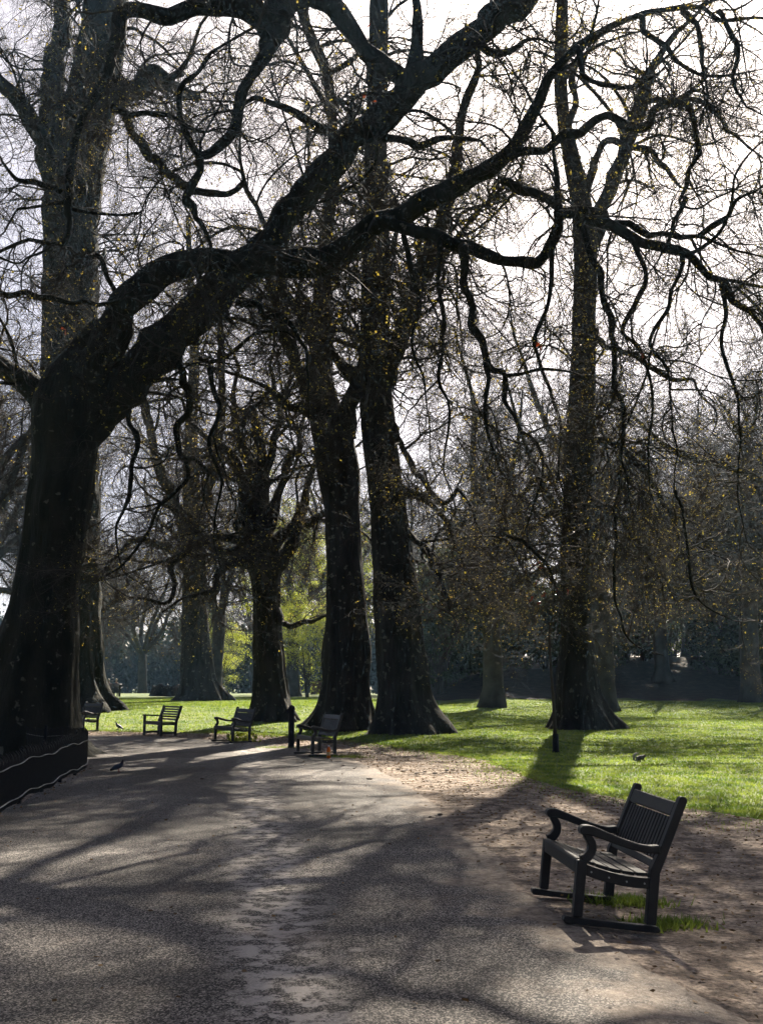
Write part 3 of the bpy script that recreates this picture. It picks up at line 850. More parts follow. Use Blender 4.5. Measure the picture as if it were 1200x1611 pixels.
b = at_base(115, 1118); d = b[1]
tb = make_tree('plane_tree', 'broad straight plane trunk rising just behind the huge leaning plane', b,
    D(d, d, [(118, 1116, 50), (114, 1050, 46), (113, 950, 45), (112, 800, 44), (111, 650, 44), (112, 500, 44), (113, 400, 43), (116, 310, 46), (130, 220, 44), (150, 130, 42), (165, 30, 38), (174, -70, 33), (182, -170, 28)]),
    [(D(d, d - 3, [(90, 290, 24), (75, 235, 20), (55, 200, 17), (28, 152, 14), (-5, 122, 12), (-50, 80, 10)]), 7),
     (D(d, d + 2, [(98, 260, 24), (84, 170, 21), (86, 105, 18), (100, 40, 15), (95, -40, 12)]), 7),
     (D(d, d - 4, [(160, 110, 18), (205, 140, 13), (235, 112, 11), (270, 122, 9), (300, 90, 8)]), 6),
     (D(d, d + 4, [(140, 200, 18), (190, 160, 13), (250, 130, 11), (310, 150, 9)]), 6)],
    SM, BARK_NEAR, trunk_count=26, seed=5, auto=(16, (4, 8), (.06, .12), .15, .24, .0, 3, None))

b = at_base(640, 1153); d = b[1]
tc = make_tree('plane_tree', 'tall straight plane with flared foot in the middle, forking high up', b,
    D(d, d, [(640, 1150, 46), (634, 1090, 40), (627, 1000, 36), (620, 900, 33), (611, 800, 30), (598, 700, 27), (592, 620, 27), (590, 550, 25), (590, 470, 24), (592, 400, 22), (591, 300, 19), (592, 200, 18), (595, 100, 17), (596, 0, 16), (594, -120, 14), (590, -240, 11)]),
    [(D(d, d - 2, [(604, 605, 18), (622, 540, 15), (645, 470, 15), (667, 418, 15), (690, 360, 13), (708, 290, 12), (720, 222, 12), (736, 150, 11), (756, 80, 10), (772, 10, 9), (790, -80, 7)]), 22),
     (D(d, d - 3, [(668, 420, 9), (700, 402, 6), (720, 370, 5), (760, 330, 5), (790, 290, 4)]), 6),
     (D(d, d + 3, [(585, 640, 12), (560, 600, 9), (530, 563, 9), (510, 537, 8), (490, 490, 8), (470, 455, 7), (460, 400, 6)]), 9),
     (D(d, d - 2, [(628, 770, 8), (670, 790, 6), (715, 850, 4.5), (735, 930, 3)]), 14),
     (D(d, d - 4, [(632, 830, 7), (675, 870, 5), (700, 930, 4), (715, 980, 3)]), 12),
     (D(d, d - 3, [(612, 660, 7), (640, 720, 5), (700, 790, 4.5), (720, 770, 4), (740, 800, 4), (760, 850, 3)]), 6)],
    SM, BARK, trunk_count=22, seed=7, auto=(20, (4, 8), (.06, .12), .1, .24, .01, 3, None))

b = at_base(545, 1147); d = b[1]
td = make_tree('plane_tree', 'thick plane close beside the middle one, its trunk half hidden by it', b,
    D(d, d, [(543, 1145, 44), (544, 1090, 38), (545, 1000, 33), (543, 900, 30), (538, 800, 29), (526, 700, 32), (514, 650, 28), (503, 580, 19), (505, 520, 16), (508, 440, 14), (515, 350, 11), (525, 280, 10), (523, 200, 9), (515, 120, 9), (490, 60, 9), (470, 0, 8), (455, -100, 7)]),
    [(D(d, d - 2, [(540, 690, 20), (556, 620, 14), (572, 560, 11), (580, 480, 9)]), 7),
     (D(d, d - 2, [(505, 640, 16), (480, 600, 11), (462, 560, 10), (440, 500, 10), (425, 430, 9), (415, 350, 8), (385, 290, 7), (375, 220, 6)]), 12),
     (D(d, d - 3, [(500, 560, 12), (470, 490, 9), (440, 440, 8), (420, 400, 6)]), 7),
     (D(d, d - 3, [(508, 670, 12), (480, 640, 9), (450, 640, 8), (425, 620, 7), (400, 640, 6)]), 7)],
    SM, BARK, trunk_count=24, seed=9, auto=(24, (4, 8), (.06, .12), .1, .24, .01, 3, None))

b = at_base(912, 1147); d = b[1]
te = make_tree('plane_tree', 'slim tall plane standing alone on the bright lawn right of the path', b,
    D(d, d, [(913, 1145, 38), (908, 1080, 30), (908, 1000, 25), (904, 900, 22), (907, 800, 23), (911, 700, 23), (916, 600, 20), (918, 500, 19), (920, 400, 19), (914, 320, 17), (900, 255, 15), (887, 190, 12), (881, 120, 11), (883, 40, 10), (886, -60, 8), (890, -180, 6)]),
    [(D(d, d + 1, [(928, 385, 15), (950, 330, 13), (970, 270, 13), (990, 210, 13), (1006, 150, 12), (1030, 100, 10), (1062, 55, 8), (1105, 10, 6), (1140, -60, 5)]), 11),
     (D(d, d + 2, [(885, 215, 8), (905, 160, 6), (900, 120, 6), (925, 80, 5), (940, 20, 5)]), 6),
     (D(d, d - 2, [(920, 300, 8), (950, 225, 6), (985, 228, 6), (1020, 240, 5), (1055, 275, 5), (1075, 290, 4), (1140, 300, 3)]), 8),
     (D(d, d - 3, [(1010, 160, 6), (1050, 158, 6), (1110, 160, 5), (1150, 210, 5), (1200, 250, 4)]), 7),
     (D(d, d - 3, [(905, 740, 8), (872, 742, 6), (830, 770, 5), (795, 830, 4), (778, 900, 3)]), 16),
     (D(d, d - 2, [(900, 800, 7), (850, 820, 5), (800, 880, 4), (760, 930, 3)]), 14),
     (D(d, d - 4, [(916, 690, 8), (965, 700, 6), (1025, 760, 5), (1065, 840, 4), (1085, 915, 3)]), 16),
     (D(d, d - 3, [(914, 780, 7), (960, 800, 5), (1010, 860, 4), (1045, 930, 3)]), 14),
     (D(d, d - 3, [(935, 520, 7), (950, 545, 5), (1000, 560, 5), (1050, 595, 5), (1090, 600, 4), (1110, 630, 4)]), 7)],
    SM, BARK, trunk_count=10, seed=13, auto=(12, (3.5, 7), (.05, .10), .05, .26, .02, 2, None))

b = at_base(428, 1133); d = b[1]
tf = make_tree('pollard_plane', 'shorter old pollarded plane with a wide knobbly head behind the empty benches', b,
    D(d, d, [(429, 1131, 30), (426, 1080, 25), (422, 1020, 22), (420, 960, 20), (418, 915, 22), (417, 890, 30), (415, 870, 26), (413, 830, 15), (412, 790, 12), (413, 740, 10), (408, 690, 8), (395, 640, 7)]),
    [(D(d, d - 1, [(402, 880, 17), (394, 840, 10), (386, 785, 9), (374, 742, 9), (356, 710, 8), (332, 692, 7), (300, 660, 6), (280, 610, 5)]), 12),
     (D(d, d - 2, [(385, 845, 6), (374, 828, 5), (377, 812, 5), (396, 788, 5), (405, 762, 5), (400, 722, 5), (380, 690, 4), (365, 640, 4)]), 7),
     (D(d, d + 1, [(432, 892, 17), (458, 862, 11), (473, 818, 9), (480, 780, 8), (490, 748, 8), (500, 700, 7), (490, 640, 6)]), 11),
     (D(d, d - 2, [(428, 858, 12), (460, 828, 8), (490, 818, 7), (520, 800, 6), (545, 760, 5)]), 8),
     (D(d, d + 2, [(420, 840, 9), (440, 780, 7), (450, 735, 7), (470, 700, 6), (478, 640, 5), (470, 580, 4)]), 9),
     (D(d, d + 1, [(408, 850, 9), (400, 780, 7), (378, 700, 7), (368, 640, 6), (372, 580, 5), (355, 520, 4)]), 10),
     (D(d, d - 2, [(412, 770, 7), (430, 700, 6), (440, 650, 5), (425, 590, 5), (435, 530, 4)]), 8),
     (D(d, d - 4, [(400, 868, 12), (372, 850, 8), (340, 842, 6), (308, 856, 6), (288, 872, 6.5), (271, 892, 6), (275, 920, 6), (268, 944, 5), (240, 942, 5), (205, 935, 4)]), 14),
     (D(d, d - 4, [(395, 885, 10), (368, 882, 7), (345, 900, 6), (334, 925, 5), (310, 936, 5), (284, 946, 4), (255, 965, 4)]), 12),
     (D(d, d - 3, [(390, 860, 10), (350, 868, 7), (320, 850, 6), (280, 800, 5), (250, 790, 4), (220, 760, 4)]), 11),
     (D(d, d - 3, [(435, 960, 7), (450, 985, 5), (480, 978, 5), (505, 975, 4), (520, 960, 3)]), 5)],
    dict(SM, kit=KIT_N, r0=.024, up1=.05, len1=(2.4, 4.4), rref=.2, zmin=1.9), BARK, trunk_count=0, seed=17, auto=(34, (4, 8), (.045, .09), .2, .22, .02, 2, None))

b = at_base(312, 1102); d = b[1]
tg = make_tree('plane_tree', 'stout plane on the lawn crest, beyond the benches and left of the pollard', b,
    D(d, d, [(314, 1100, 30), (311, 1060, 25), (309, 1020, 22), (307, 960, 20), (306, 900, 19), (304, 820, 16), (300, 740, 13), (302, 650, 10), (306, 560, 8), (300, 450, 6), (296, 340, 4)]),
    [(D(d, d - 5, [(306, 880, 12), (280, 800, 9), (250, 730, 8), (230, 650, 7), (215, 560, 5)]), 12),
     (D(d, d - 5, [(305, 850, 12), (330, 760, 8), (345, 680, 7), (350, 580, 6), (345, 480, 5)]), 10),
     (D(d, d - 8, [(303, 900, 9), (260, 860, 7), (215, 850, 6), (180, 880, 5), (160, 920, 4)]), 10)],
    SM, BARK, trunk_count=20, seed=19, auto=(16, (5, 9), (.06, .13), .1, .24, .02, 3, None))

# ------------------------------------------------------------------ far planes: three grown forms, copied
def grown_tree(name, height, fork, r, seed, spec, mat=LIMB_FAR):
    global rng
    keep = rng; rng = np.random.default_rng(seed)
    t = empty(name, (0, 0, 0))
    n = 10
    zz = np.linspace(-.3, fork, n)
    P = np.stack([rng.normal() * .03 * zz + .12 * np.sin(zz * .5 + seed), .1 * np.cos(zz * .4 + seed), zz], 1)
    P[:, :2] -= P[1, :2]
    R = r * (1 - .28 * (zz / fork).clip(0, 1))
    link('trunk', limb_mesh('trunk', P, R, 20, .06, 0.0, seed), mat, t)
    tip = P[-1]
    k = 6
    ang = np.arange(k) * 2.4 + rng.uniform(0, 1, k)
    el = rng.uniform(.75, 1.35, k)
    dirs = np.stack([np.cos(ang) * np.cos(el), np.sin(ang) * np.cos(el), np.sin(el)], 1)
    P0, R0 = grow(np.repeat(tip[None] - [0, 0, .35], k, 0), dirs, rng.uniform(.5, .85, k) * (height - fork), np.full(k, r * .5), np.full(k, .05), 12, .12, -.02)
    for i in range(k):
        c = catmull(np.hstack([P0[i], R0[i][:, None]]), 3)
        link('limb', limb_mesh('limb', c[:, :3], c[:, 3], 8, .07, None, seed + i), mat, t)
    crown(t, [(P0[i], R0[i], spec['per']) for i in range(k)], spec)
    rng = keep
    return t

SF = dict(ang1=(.5, 1.15), up1=.15, len1=(3.5, 6.5), rref=.25, rmin=.0065, r1max=.12, wig=(.22, .3, .34), grav=(.01, .04, .03), zmin=-50,
          n2=9, len2=(1.4, 3.2), n3=9, len3=(.6, 1.8), n4=1, len4=(.3, .8), leaf=.08, leafp=.10, per=15, t0=.12)
forms = [grown_tree('plane_tree', 26, 6.5, .62, 101, SF), grown_tree('plane_tree', 24, 5.0, .55, 102, SF), grown_tree('plane_tree', 29, 8.0, .70, 103, SF)]
FAR = [  # px of the foot, distance, form, turn, scale, label
    (775, 62, 0, .4, 1.0, 'grey plane between the middle planes and the lawn plane, rooted in the bank'),
    (948, 58, 2, 2.1, .95, 'pale plane showing just right of the slim lawn plane'),
    (1042, 80, 1, 4.0, 1.05, 'forked pale plane on the bank above the iron railing'),
    (1085, 92, 0, 1.3, 1.0, 'plane far back on the bank behind the railing'),
    (1180, 70, 2, 5.2, .95, 'plane at the right edge of the bank over the dark shrubs'),
    (700, 95, 1, 3.2, 1.05, 'plane far behind the middle planes, crown in the bright gap'),
    (461, 84, 2, .9, .80, 'straight slim plane between the pollard and the thick plane'),
    (338, 88, 0, 2.6, 1.0, 'plane just right of the stout crest plane, farther off'),
    (225, 120, 1, 5.5, 1.0, 'hazy far plane behind the seated couple and the stump'),
    (60, 80, 0, 3.7, 1.05, 'far plane hidden behind the huge leaning plane'),
    (-40, 70, 2, 1.9, 1.0, 'far plane at the left edge of the park'),
    (560, 125, 2, 4.4, 1.0, 'far plane behind the thick plane'),
    (150, 135, 2, 2.2, 1.0, 'far hazy plane above the seated couple'),
    (400, 140, 0, 5.0, 1.0, 'far hazy plane above the two walkers'),
    (1240, 110, 1, 2.9, 1.05, 'far plane beyond the right end of the bank'),
    (1130, 82, 1, .6, 1.0, 'plane on the bank just right of the railing'),
    (1215, 88, 0, 2.2, 1.0, 'plane high on the bank at the right edge'),
    (1330, 44, 1, 1.7, .95, 'plane just outside the right edge, its twigs reaching into the sky'),
    (-70, 48, 0, 4.9, .95, 'plane just outside the left edge, its twigs reaching in'),
    (120, 84, 1, 3.0, .95, 'plane hidden behind the broad straight trunk at the left'),
    (640, 105, 0, 1.1, 1.0, 'far plane seen between the middle plane and the bank'),
]
SKY_BLOCK_TREES = [(-9, -6, 2, 1.0), (7, -9, 0, 2.2), (-17, 6, 1, .3), (13, 9, 1, 4.1), (0, -18, 2, 5.0)]  # unseen trees round the viewer, added to block sky light and deepen shade
first = [True] * 3
for px, d, fm, rz, sc, lab in FAR:
    p = PX(px, 1070, d); z = float(H(p[0], p[1]))
    if first[fm]:
        o = forms[fm]; first[fm] = False
    else:
        o = copy_tree(forms[fm])
    o.location = (p[0], p[1], z - .05); o.rotation_euler = (0, 0, rz); o.scale = (sc,) * 3
    tag(o, lab, 'tree', 'bare plane trees farther back in the park')

for (x, y, fm, rz), lab in zip(SKY_BLOCK_TREES, ['unseen plane left behind the viewer, added to block sky light', 'unseen plane right behind the viewer, added to block sky light', 'unseen plane left of the path before the fence, added to block sky light', 'unseen plane on the lawn right of the near bench, added to block sky light', 'unseen plane straight behind the viewer, added to block sky light']):
    o = copy_tree(forms[fm]); o.location = (x, y, float(H(x, y)) - .05); o.rotation_euler = (0, 0, rz); o.scale = (.9,) * 3
    tag(o, lab, 'tree', 'bare plane trees farther back in the park')

# ------------------------------------------------------------------ leafy crowns and evergreen shrubs
def leafy(name, height, radius, base_h, n, size, seed, leafmat, barkmat, clumps=60, stems=3, lean=0.0):
    """short stems carrying many small leaves gathered in uneven clumps"""
    global rng
    keep = rng; rng = np.random.default_rng(seed)
    t = empty(name, (0, 0, 0))
    c = rng.normal(size=(clumps, 3)); c /= np.linalg.norm(c, axis=1, keepdims=True)
    c *= rng.uniform(.35, 1.0, (clumps, 1)) ** .6
    hh = (height - base_h) / 2
    c = c * np.array([radius, radius, hh]) * (1 + .25 * rng.normal(size=(clumps, 1))) + [0, 0, base_h + hh]
    c[:, 2] = np.clip(c[:, 2], .5, None)
    k = rng.integers(0, clumps, n)
    off = rng.normal(size=(n, 3)) * radius * rng.uniform(.06, .17, clumps)[k][:, None]
    pos = c[k] + off * np.array([1, 1, .7])
    pos = pos[pos[:, 2] > .15]
    v, q = leaf_quads(pos, size, .2)
    tag(link('crown', mesh_np('crown', v, q), leafmat, t), kind='stuff')
    for i in range(stems):
        a = rng.uniform(0, 6.28)
        top = np.array([math.cos(a) * radius * .4 + lean, math.sin(a) * radius * .4, base_h + hh * .9])
        mid = top * .45 + rng.normal(size=3) * radius * .06
        P = catmull([[math.cos(a) * .15, math.sin(a) * .15, -.3], mid, top], 6)
        R = np.linspace(.035 * radius + .03, .02, len(P))
        link('trunk', limb_mesh('trunk', P, R, 8, .06, None, seed + i), barkmat, t)
    dirs = c - np.array([0, 0, base_h * .7])
    m = min(clumps, 40)
    ln = np.linalg.norm(dirs[:m], axis=1)
    P, R = grow(np.repeat([[0, 0, base_h * .7]], m, 0), dirs[:m] / ln[:, None], ln, np.full(m, .03), np.full(m, .008), 6, .12, 0)
    tag(link('twigs', mesh_np('twigs', *tubes(P, R, 3)), barkmat, t), kind='stuff')
    rng = keep
    return t

holly = leafy('evergreen_tree', 9.5, 3.2, 1.6, 24000, .19, 201, EVERGREEN, LIMB_FAR, 70, 3, .8)
laurel = leafy('evergreen_shrub', 4.4, 2.6, .2, 16000, .16, 202, EVERGREEN, LIMB_FAR, 60, 4)
hedge_s = leafy('far_shrub', 6.0, 4.5, .2, 12000, .30, 203, FARLEAF, LIMB_FAR, 55, 3)
limetree = leafy('young_leafed_tree', 15.0, 4.6, 2.2, 13000, .13, 204, LIME, LIMB_FAR, 95, 3)
limebush = leafy('young_leafed_bush', 4.5, 2.4, .4, 7000, .12, 205, LIME, LIMB_FAR, 45, 3)

def plant(proto, spots, cat, group):
    used = False
    for px, d, rz, sx, sz, lab in spots:
        o = copy_tree(proto) if used else proto
        used = True
        p = PX(px, 1070, d)
        o.location = (p[0], p[1], float(H(p[0], p[1])) - .05)
        o.rotation_euler = (0, 0, rz); o.scale = (sx, sx, sz)
        tag(o, lab, cat, group)

plant(holly, [
    (690, 81, .3, 1.0, 1.18, 'dark evergreen on leaning stems at the left end of the bank'),
    (742, 85, 1.8, 1.05, 1.25, 'tall dark evergreen second from the left end of the bank'),
    (822, 89, 3.1, .85, 0.81, 'lower dark evergreen in the gap left of the slim lawn plane'),
    (868, 85, 5.0, .9, 0.81, 'dark evergreen directly behind the slim lawn plane'),
    (1012, 87, 4.2, .95, 1.10, 'dark evergreen left of the railing gap'),
    (1058, 101, 2.2, .95, 1.06, 'evergreen standing behind the iron railing'),
    (1150, 87, .9, 1.25, 1.29, 'bulky dark evergreen right of the railing gap'),
    (1205, 83, 2.9, 1.25, 1.34, 'dark evergreen at the right edge of the bank'),
    (1268, 86, 4.0, 1.2, 1.15, 'dark evergreen just beyond the right edge of the bank in view'),
    (1335, 90, 1.1, 1.2, 1.1, 'dark evergreen farther right along the bank'),
    (1415, 88, 5.6, 1.25, 1.2, 'dark evergreen far to the right along the bank'),
    (1500, 92, 2.6, 1.25, 1.1, 'last dark evergreen at the right end of the bank'),
], 'tree', 'dark evergreens along the bank')
plant(laurel, [
    (668, 89, .2, 1.0, 1.01, 'low dark shrub behind the foot of the leaning evergreen'),
    (730, 93, 1.2, 1.1, 0.90, 'low shrub high on the bank under the tall evergreen'),
    (800, 91, 2.6, 1.1, 0.90, 'low shrub on the bank under the bright gap'),
    (858, 85, 3.4, 1.0, 0.90, 'dark shrub at the left side of the slim lawn plane'),
    (945, 84, 4.4, 1.0, 0.90, 'dark shrub at the right side of the slim lawn plane'),
    (985, 88, 5.2, 1.0, 0.95, 'dark shrub just left of the railing'),
    (1150, 81, .7, 1.15, 0.95, 'low dark shrub at the bank foot right of the railing'),
    (1195, 79, 1.5, 1.1, 0.95, 'low dark shrub at the far right bank foot'),
    (705, 83, 2.2, 1.0, 1.01, 'low dark shrub between the two evergreens left on the bank'),
    (775, 84, 3.9, 1.1, 0.95, 'dark shrub at the foot of the grey plane on the bank'),
    (900, 87, 5.5, 1.15, 1.23, 'dark shrub hidden behind the slim lawn plane trunk'),
    (1030, 91, 1.9, .9, 0.90, 'dark shrub at the left end of the railing'),
    (1128, 89, 4.8, 1.0, 1.01, 'dark shrub at the right end of the railing'),
], 'shrub', 'low evergreen shrubs on the bank')
plant(limetree, [
    (512, 86, .5, .95, 1.0, 'sunlit yellow-green young-leafed tree behind the thick plane'),
    (450, 94, 2.0, 1.0, 1.2, 'sunlit yellow-green tree glowing behind the pollard'),
    (484, 76, 3.3, .5, .5, 'small lime-leafed tree beside the slim plane on the crest'),
    (345, 100, 4.6, .6, .5, 'small lime-leafed tree right of the stout crest plane'),
], 'tree', 'trees already in bright young leaf')
plant(limebush, [
    (805, 92, .5, 1.1, 1.2, 'bright green bush in the gap left of the slim lawn plane'),
    (985, 96, 2.0, 1.0, 1.2, 'bright green bush right of the slim lawn plane, high on the bank'),
    (1085, 97, 3.0, 1.3, .9, 'sunlit green bush behind the iron railing'),
    (1058, 101, 5.1, 1.5, 1.2, 'green bush filling the gap at the left end of the railing'),
    (690, 96, 1.4, 1.4, 1.2, 'green bush beyond the leaning evergreen'),
    (1120, 99, 4.0, 1.2, .8, 'second sunlit bush behind the railing, right of the first'),
], 'bush', 'bright bushes beyond the bank')
spots = []
r_ = np.random.default_rng(77)
words = ['behind the huge leaning plane', 'behind the seated couple', 'above the seated couple', 'behind the stump', 'left of the stout crest plane',
         'right of the stout crest plane', 'above the two walkers', 'left of the pollard', 'right of the pollard', 'behind the slim crest plane', 'behind the brown cabinet', 'behind the thick plane']
for i, px in enumerate(np.linspace(-60, 660, 12)):
    spots.append((px, 150 + r_.uniform(-6, 10), r_.uniform(0, 6.28), r_.uniform(1.15, 1.6), r_.uniform(1.5, 2.3), 'blue hazy far shrub ' + words[i]))
plant(hedge_s, spots, 'shrub', 'hazy shrubs along the far side of the park')
spots = []

# ------------------------------------------------------------------ solid helpers
def bm_box(bm, c, s, rot=None):
    M = Matrix.Translation(Vector(c))
    if rot is not None: M = M @ rot.to_4x4()
    M = M @ Matrix.Diagonal((*s, 1))
    return bmesh.ops.create_cube(bm, size=1, matrix=M)

def bm_prism(bm, prof, y0, y1):
    """profile in x-z pushed along y"""
    a = [bm.verts.new((x, y0, z)) for x, z in prof]
    b = [bm.verts.new((x, y1, z)) for x, z in prof]
    n = len(prof)
    bm.faces.new(a); bm.faces.new(b[::-1])
    for i in range(n):
        bm.faces.new((a[i], b[i], b[(i + 1) % n], a[(i + 1) % n]))

def bm_done(bm, name, mat, parent=None, bevel=0.0, smooth=False):
    bmesh.ops.recalc_face_normals(bm, faces=bm.faces)
    if bevel:
        bmesh.ops.bevel(bm, geom=[e for e in bm.edges if e.calc_face_angle(0) > .5], offset=bevel, segments=1, affect='EDGES', clamp_overlap=True)
    me = bpy.data.meshes.new(name); bm.to_mesh(me); bm.free()
    if smooth:
        me.polygons.foreach_set('use_smooth', np.ones(len(me.polygons), bool))
    return link(name, me, mat, parent)

def piece(name, prof, y0, y1, mat, parent, bevel=.006):
    bm = bmesh.new(); bm_prism(bm, prof, y0, y1)
    return bm_done(bm, name, mat, parent, bevel)

def ribbon(pts, w):
    """closed x-z outline of a curved bar of given thickness (one value, or one per point)"""
    p = np.asarray(pts, float)
    t = np.gradient(p, axis=0); t /= np.linalg.norm(t, axis=1)[:, None]
    n = np.stack([-t[:, 1], t[:, 0]], 1)
    w = np.broadcast_to(np.asarray(w, float), (len(p),))[:, None] / 2
    return np.vstack([p + n * w, (p - n * w)[::-1]]).tolist()

# ------------------------------------------------------------------ benches (x = towards the back, y = along the seat)
BW, BD, LEAN, TOP = 1.02, .524, .166, .944
def seat_z(x): return .425 - .055 * math.sin(min(1, max(0, x / .48)) * math.pi * .62) + .0
def make_bench():
    t = empty('park_bench', (0, 0, 0))
    h = BW / 2
    for s in (-1, 1):
        y0, y1 = (s * h - .033, s * h + .033)
        piece('base_rail', [(-.085, .0), (-.098, .02), (-.094, .045), (-.07, .05), (-.035, .042), (BD + .05, .042), (BD + .07, .02), (BD + .06, 0)], y0 - .004, y1 + .004, WOOD, t)
        piece('leg', [(-.032, .05), (.034, .05), (.036, .43), (-.034, .43)], y0, y1, WOOD, t)
        c = catmull([(.0, .43), (.035, .455), (.062, .50), (.060, .55), (.030, .595), (.012, .625)], 5)
        piece('arm_support', ribbon(c, np.linspace(.068, .05, len(c))), y0 + .003, y1 - .003, WOOD, t)
        c = catmull([(-.035, .628), (.03, .640), (.12, .622), (.25, .588), (.38, .562), (.47, .556), (.545, .565)], 6)
        wv = np.interp(np.linspace(0, 1, len(c)), [0, .06, .2, .5, .85, 1], [.035, .066, .066, .054, .048, .056])
        arm = piece('armrest', ribbon(c, wv), y0 - .012, y1 + .012, WOOD, t, .008)
        post = [(BD - .036, .05), (BD + .036, .05), (BD + .036, .40), (BD + .075, .52), (BD + LEAN + .030, TOP - .03), (BD + LEAN + .022, TOP - .008), (BD + LEAN, TOP),
                (BD + LEAN - .022, TOP - .004), (BD + LEAN - .034, TOP - .03), (BD + .008, .52), (BD - .034, .42)]
        piece('back_post', post, y0, y1, WOOD, t)
        xs = np.linspace(.036, BD - .034, 9)
        prof = [(x, seat_z(x) - .012) for x in xs] + [(x, seat_z(x) - .085) for x in xs[::-1]]
        rail = piece('side_rail', prof, s * h - .026, s * h + .026, WOOD, t, .004)
        for x in np.linspace(.07, BD - .07, 4):
            bm = bmesh.new()
            bmesh.ops.create_cone(bm, cap_ends=True, segments=8, radius1=.007, radius2=.007, depth=.008,
                                  matrix=Matrix.Translation((x, s * (h + .027), seat_z(x) - .05)) @ Matrix.Rotation(math.pi / 2, 4, 'X'))
            bm_done(bm, 'bolt', STEEL_GLINT, rail)
    piece('front_rail', [(-.030, .335), (.012, .335), (.014, .435), (-.020, .440), (-.036, .425)], -h + .035, h - .035, WOOD, t)
    xs = np.linspace(.062, .455, 5)
    for x in xs:                                      # seat slats
        z = seat_z(x); a = math.atan2(seat_z(x + .02) - seat_z(x - .02), .04)
        bm = bmesh.new(); bm_box(bm, (x, 0, z + .002), (.084, BW - .07 + (.0), .022), Matrix.Rotation(-a, 3, 'Y'))
        bm_done(bm, 'seat_slat', WOOD, t, .004)
    lean = math.atan2(LEAN - .02, TOP - .50)
    def bp(z): return BD + (z - .45) / (TOP - .45) * LEAN * .98
    R = Matrix.Rotation(lean, 3, 'Y')
    bm = bmesh.new(); bm_box(bm, (bp(.845), 0, .845), (.036, BW - .07, .105), R); bm_done(bm, 'top_rail', WOOD, t, .008)
    bm = bmesh.new(); bm_box(bm, (bp(.46), 0, .455), (.036, BW - .07, .055), R); bm_done(bm, 'lower_rail', WOOD, t, .005)
    n = 14
    for i in range(n):                                # upright slats
        y = -h + .06 + (BW - .12) * (i + .5) / n
        bm = bmesh.new(); bm_box(bm, (bp(.64), y, .637), (.018, .042, .315), R); bm_done(bm, 'back_slat', WOOD, t, .003)
    return t

def make_slat_bench():
    t = empty('slatted_bench', (0, 0, 0))
    w = 1.06; h = w / 2
    for s in (-1, 1):
        y0, y1 = s * h - .035, s * h + .035
        piece('leg', [(-.035, 0), (.035, 0), (.035, .60), (-.035, .60)], y0, y1, WOOD, t)
        piece('armrest', [(-.06, .60), (.60, .56), (.60, .60), (-.06, .645)], y0 - .01, y1 + .01, WOOD, t)
        piece('back_post', [(.46, 0), (.53, 0), (.55, .42), (.72, .90), (.65, .92), (.48, .45)], y0, y1, WOOD, t)
        piece('base_rail', [(.035, .07), (.46, .07), (.46, .13), (.035, .13)], y0 + .01, y1 - .01, WOOD, t)
        piece('side_rail', [(.035, .34), (.47, .33), (.47, .40), (.035, .41)], y0 + .01, y1 - .01, WOOD, t)
    piece('front_rail', [(-.02, .34), (.02, .34), (.02, .42), (-.02, .42)], -h + .036, h - .036, WOOD, t)
    for x in np.linspace(.06, .43, 5):
        bm = bmesh.new(); bm_box(bm, (x, 0, .43 - x * .04), (.075, w - .02, .022)); bm_done(bm, 'seat_slat', WOOD, t, .003)
    R = Matrix.Rotation(math.atan2(.17, .45), 3, 'Y')
    for i in range(6):
        z = .50 + .075 * i
        bm = bmesh.new(); bm_box(bm, (.50 + (z - .44) * .36, 0, z), (.02, w - .07, .052), R); bm_done(bm, 'back_slat', WOOD, t, .003)
    return t

def set_bench(o, fx, fy, yaw, tilt, label, group):
    """fx, fy: ground point midway between the two front legs"""
    z = float(H(fx, fy))
    o.location = (fx, fy, z + .026)
    o.rotation_euler = (Matrix.Rotation(yaw, 3, 'Z') @ Matrix.Rotation(tilt, 3, 'Y')).to_euler()
    tag(o, label, 'bench', group)

BG = 'wooden benches along the path'
bench = make_bench()
yw = .079
set_bench(bench, 1.353 - math.sin(yw) * BW / 2, 7.879 + math.cos(yw) * BW / 2, yw, .118, 'near dark wooden bench on bare earth at the right, facing the path', BG)
for px, py, yaw, lab in [(480, 1190, .40, 'wooden bench beside the black post, with an orange bottle under it'),
                         (352, 1169, .62, 'wooden bench left of the black post, green weeds under its seat'),
                         (118, 1152, .80, 'wooden bench half hidden by the huge leaning plane')]:
    g = at(px, py)
    set_bench(copy_tree(bench), g[0], g[1], yaw, 0, lab, BG)
g = at(240, 1159)
set_bench(make_slat_bench(), g[0], g[1], .70, 0, 'bench with straight arms and horizontal back slats at the path bend', BG)

# ------------------------------------------------------------------ low iron fence round the big tree
fence = empty('iron_fence', (-4.77, 14.0, 0))
tag(fence, 'low black iron fence with close pickets curving round the huge leaning plane', 'fence')
fc = resample(catmull([(-4.62, 12.0), (-4.80, 14.0), (-5.12, 17.0), (-5.42, 19.6), (-5.60, 21.0), (-5.78, 21.55), (-6.25, 22.2), (-7.4, 23.0)], 16), 600)
flen = np.concatenate([[0], np.cumsum(np.linalg.norm(np.diff(fc, axis=0), axis=1))])
def fat(s):
    return np.array([np.interp(s, flen, fc[:, 0]), np.interp(s, flen, fc[:, 1])])
def fz(s): return .022 * math.sin(s * 2.1) + .012 * math.sin(s * 5.3 + 1)
base = np.array(fence.location)
pk = bmesh.new()
bm_prism(pk, ribbon(catmull([(0, .06), (0, .35), (0, .60), (-.006, .66), (-.024, .71), (-.05, .735)], 4), .008), -.010, .010)
bmesh.ops.recalc_face_normals(pk, faces=pk.faces)
pme = bpy.data.meshes.new('picket'); pk.to_mesh(pme); pk.free(); pme.materials.append(IRON)
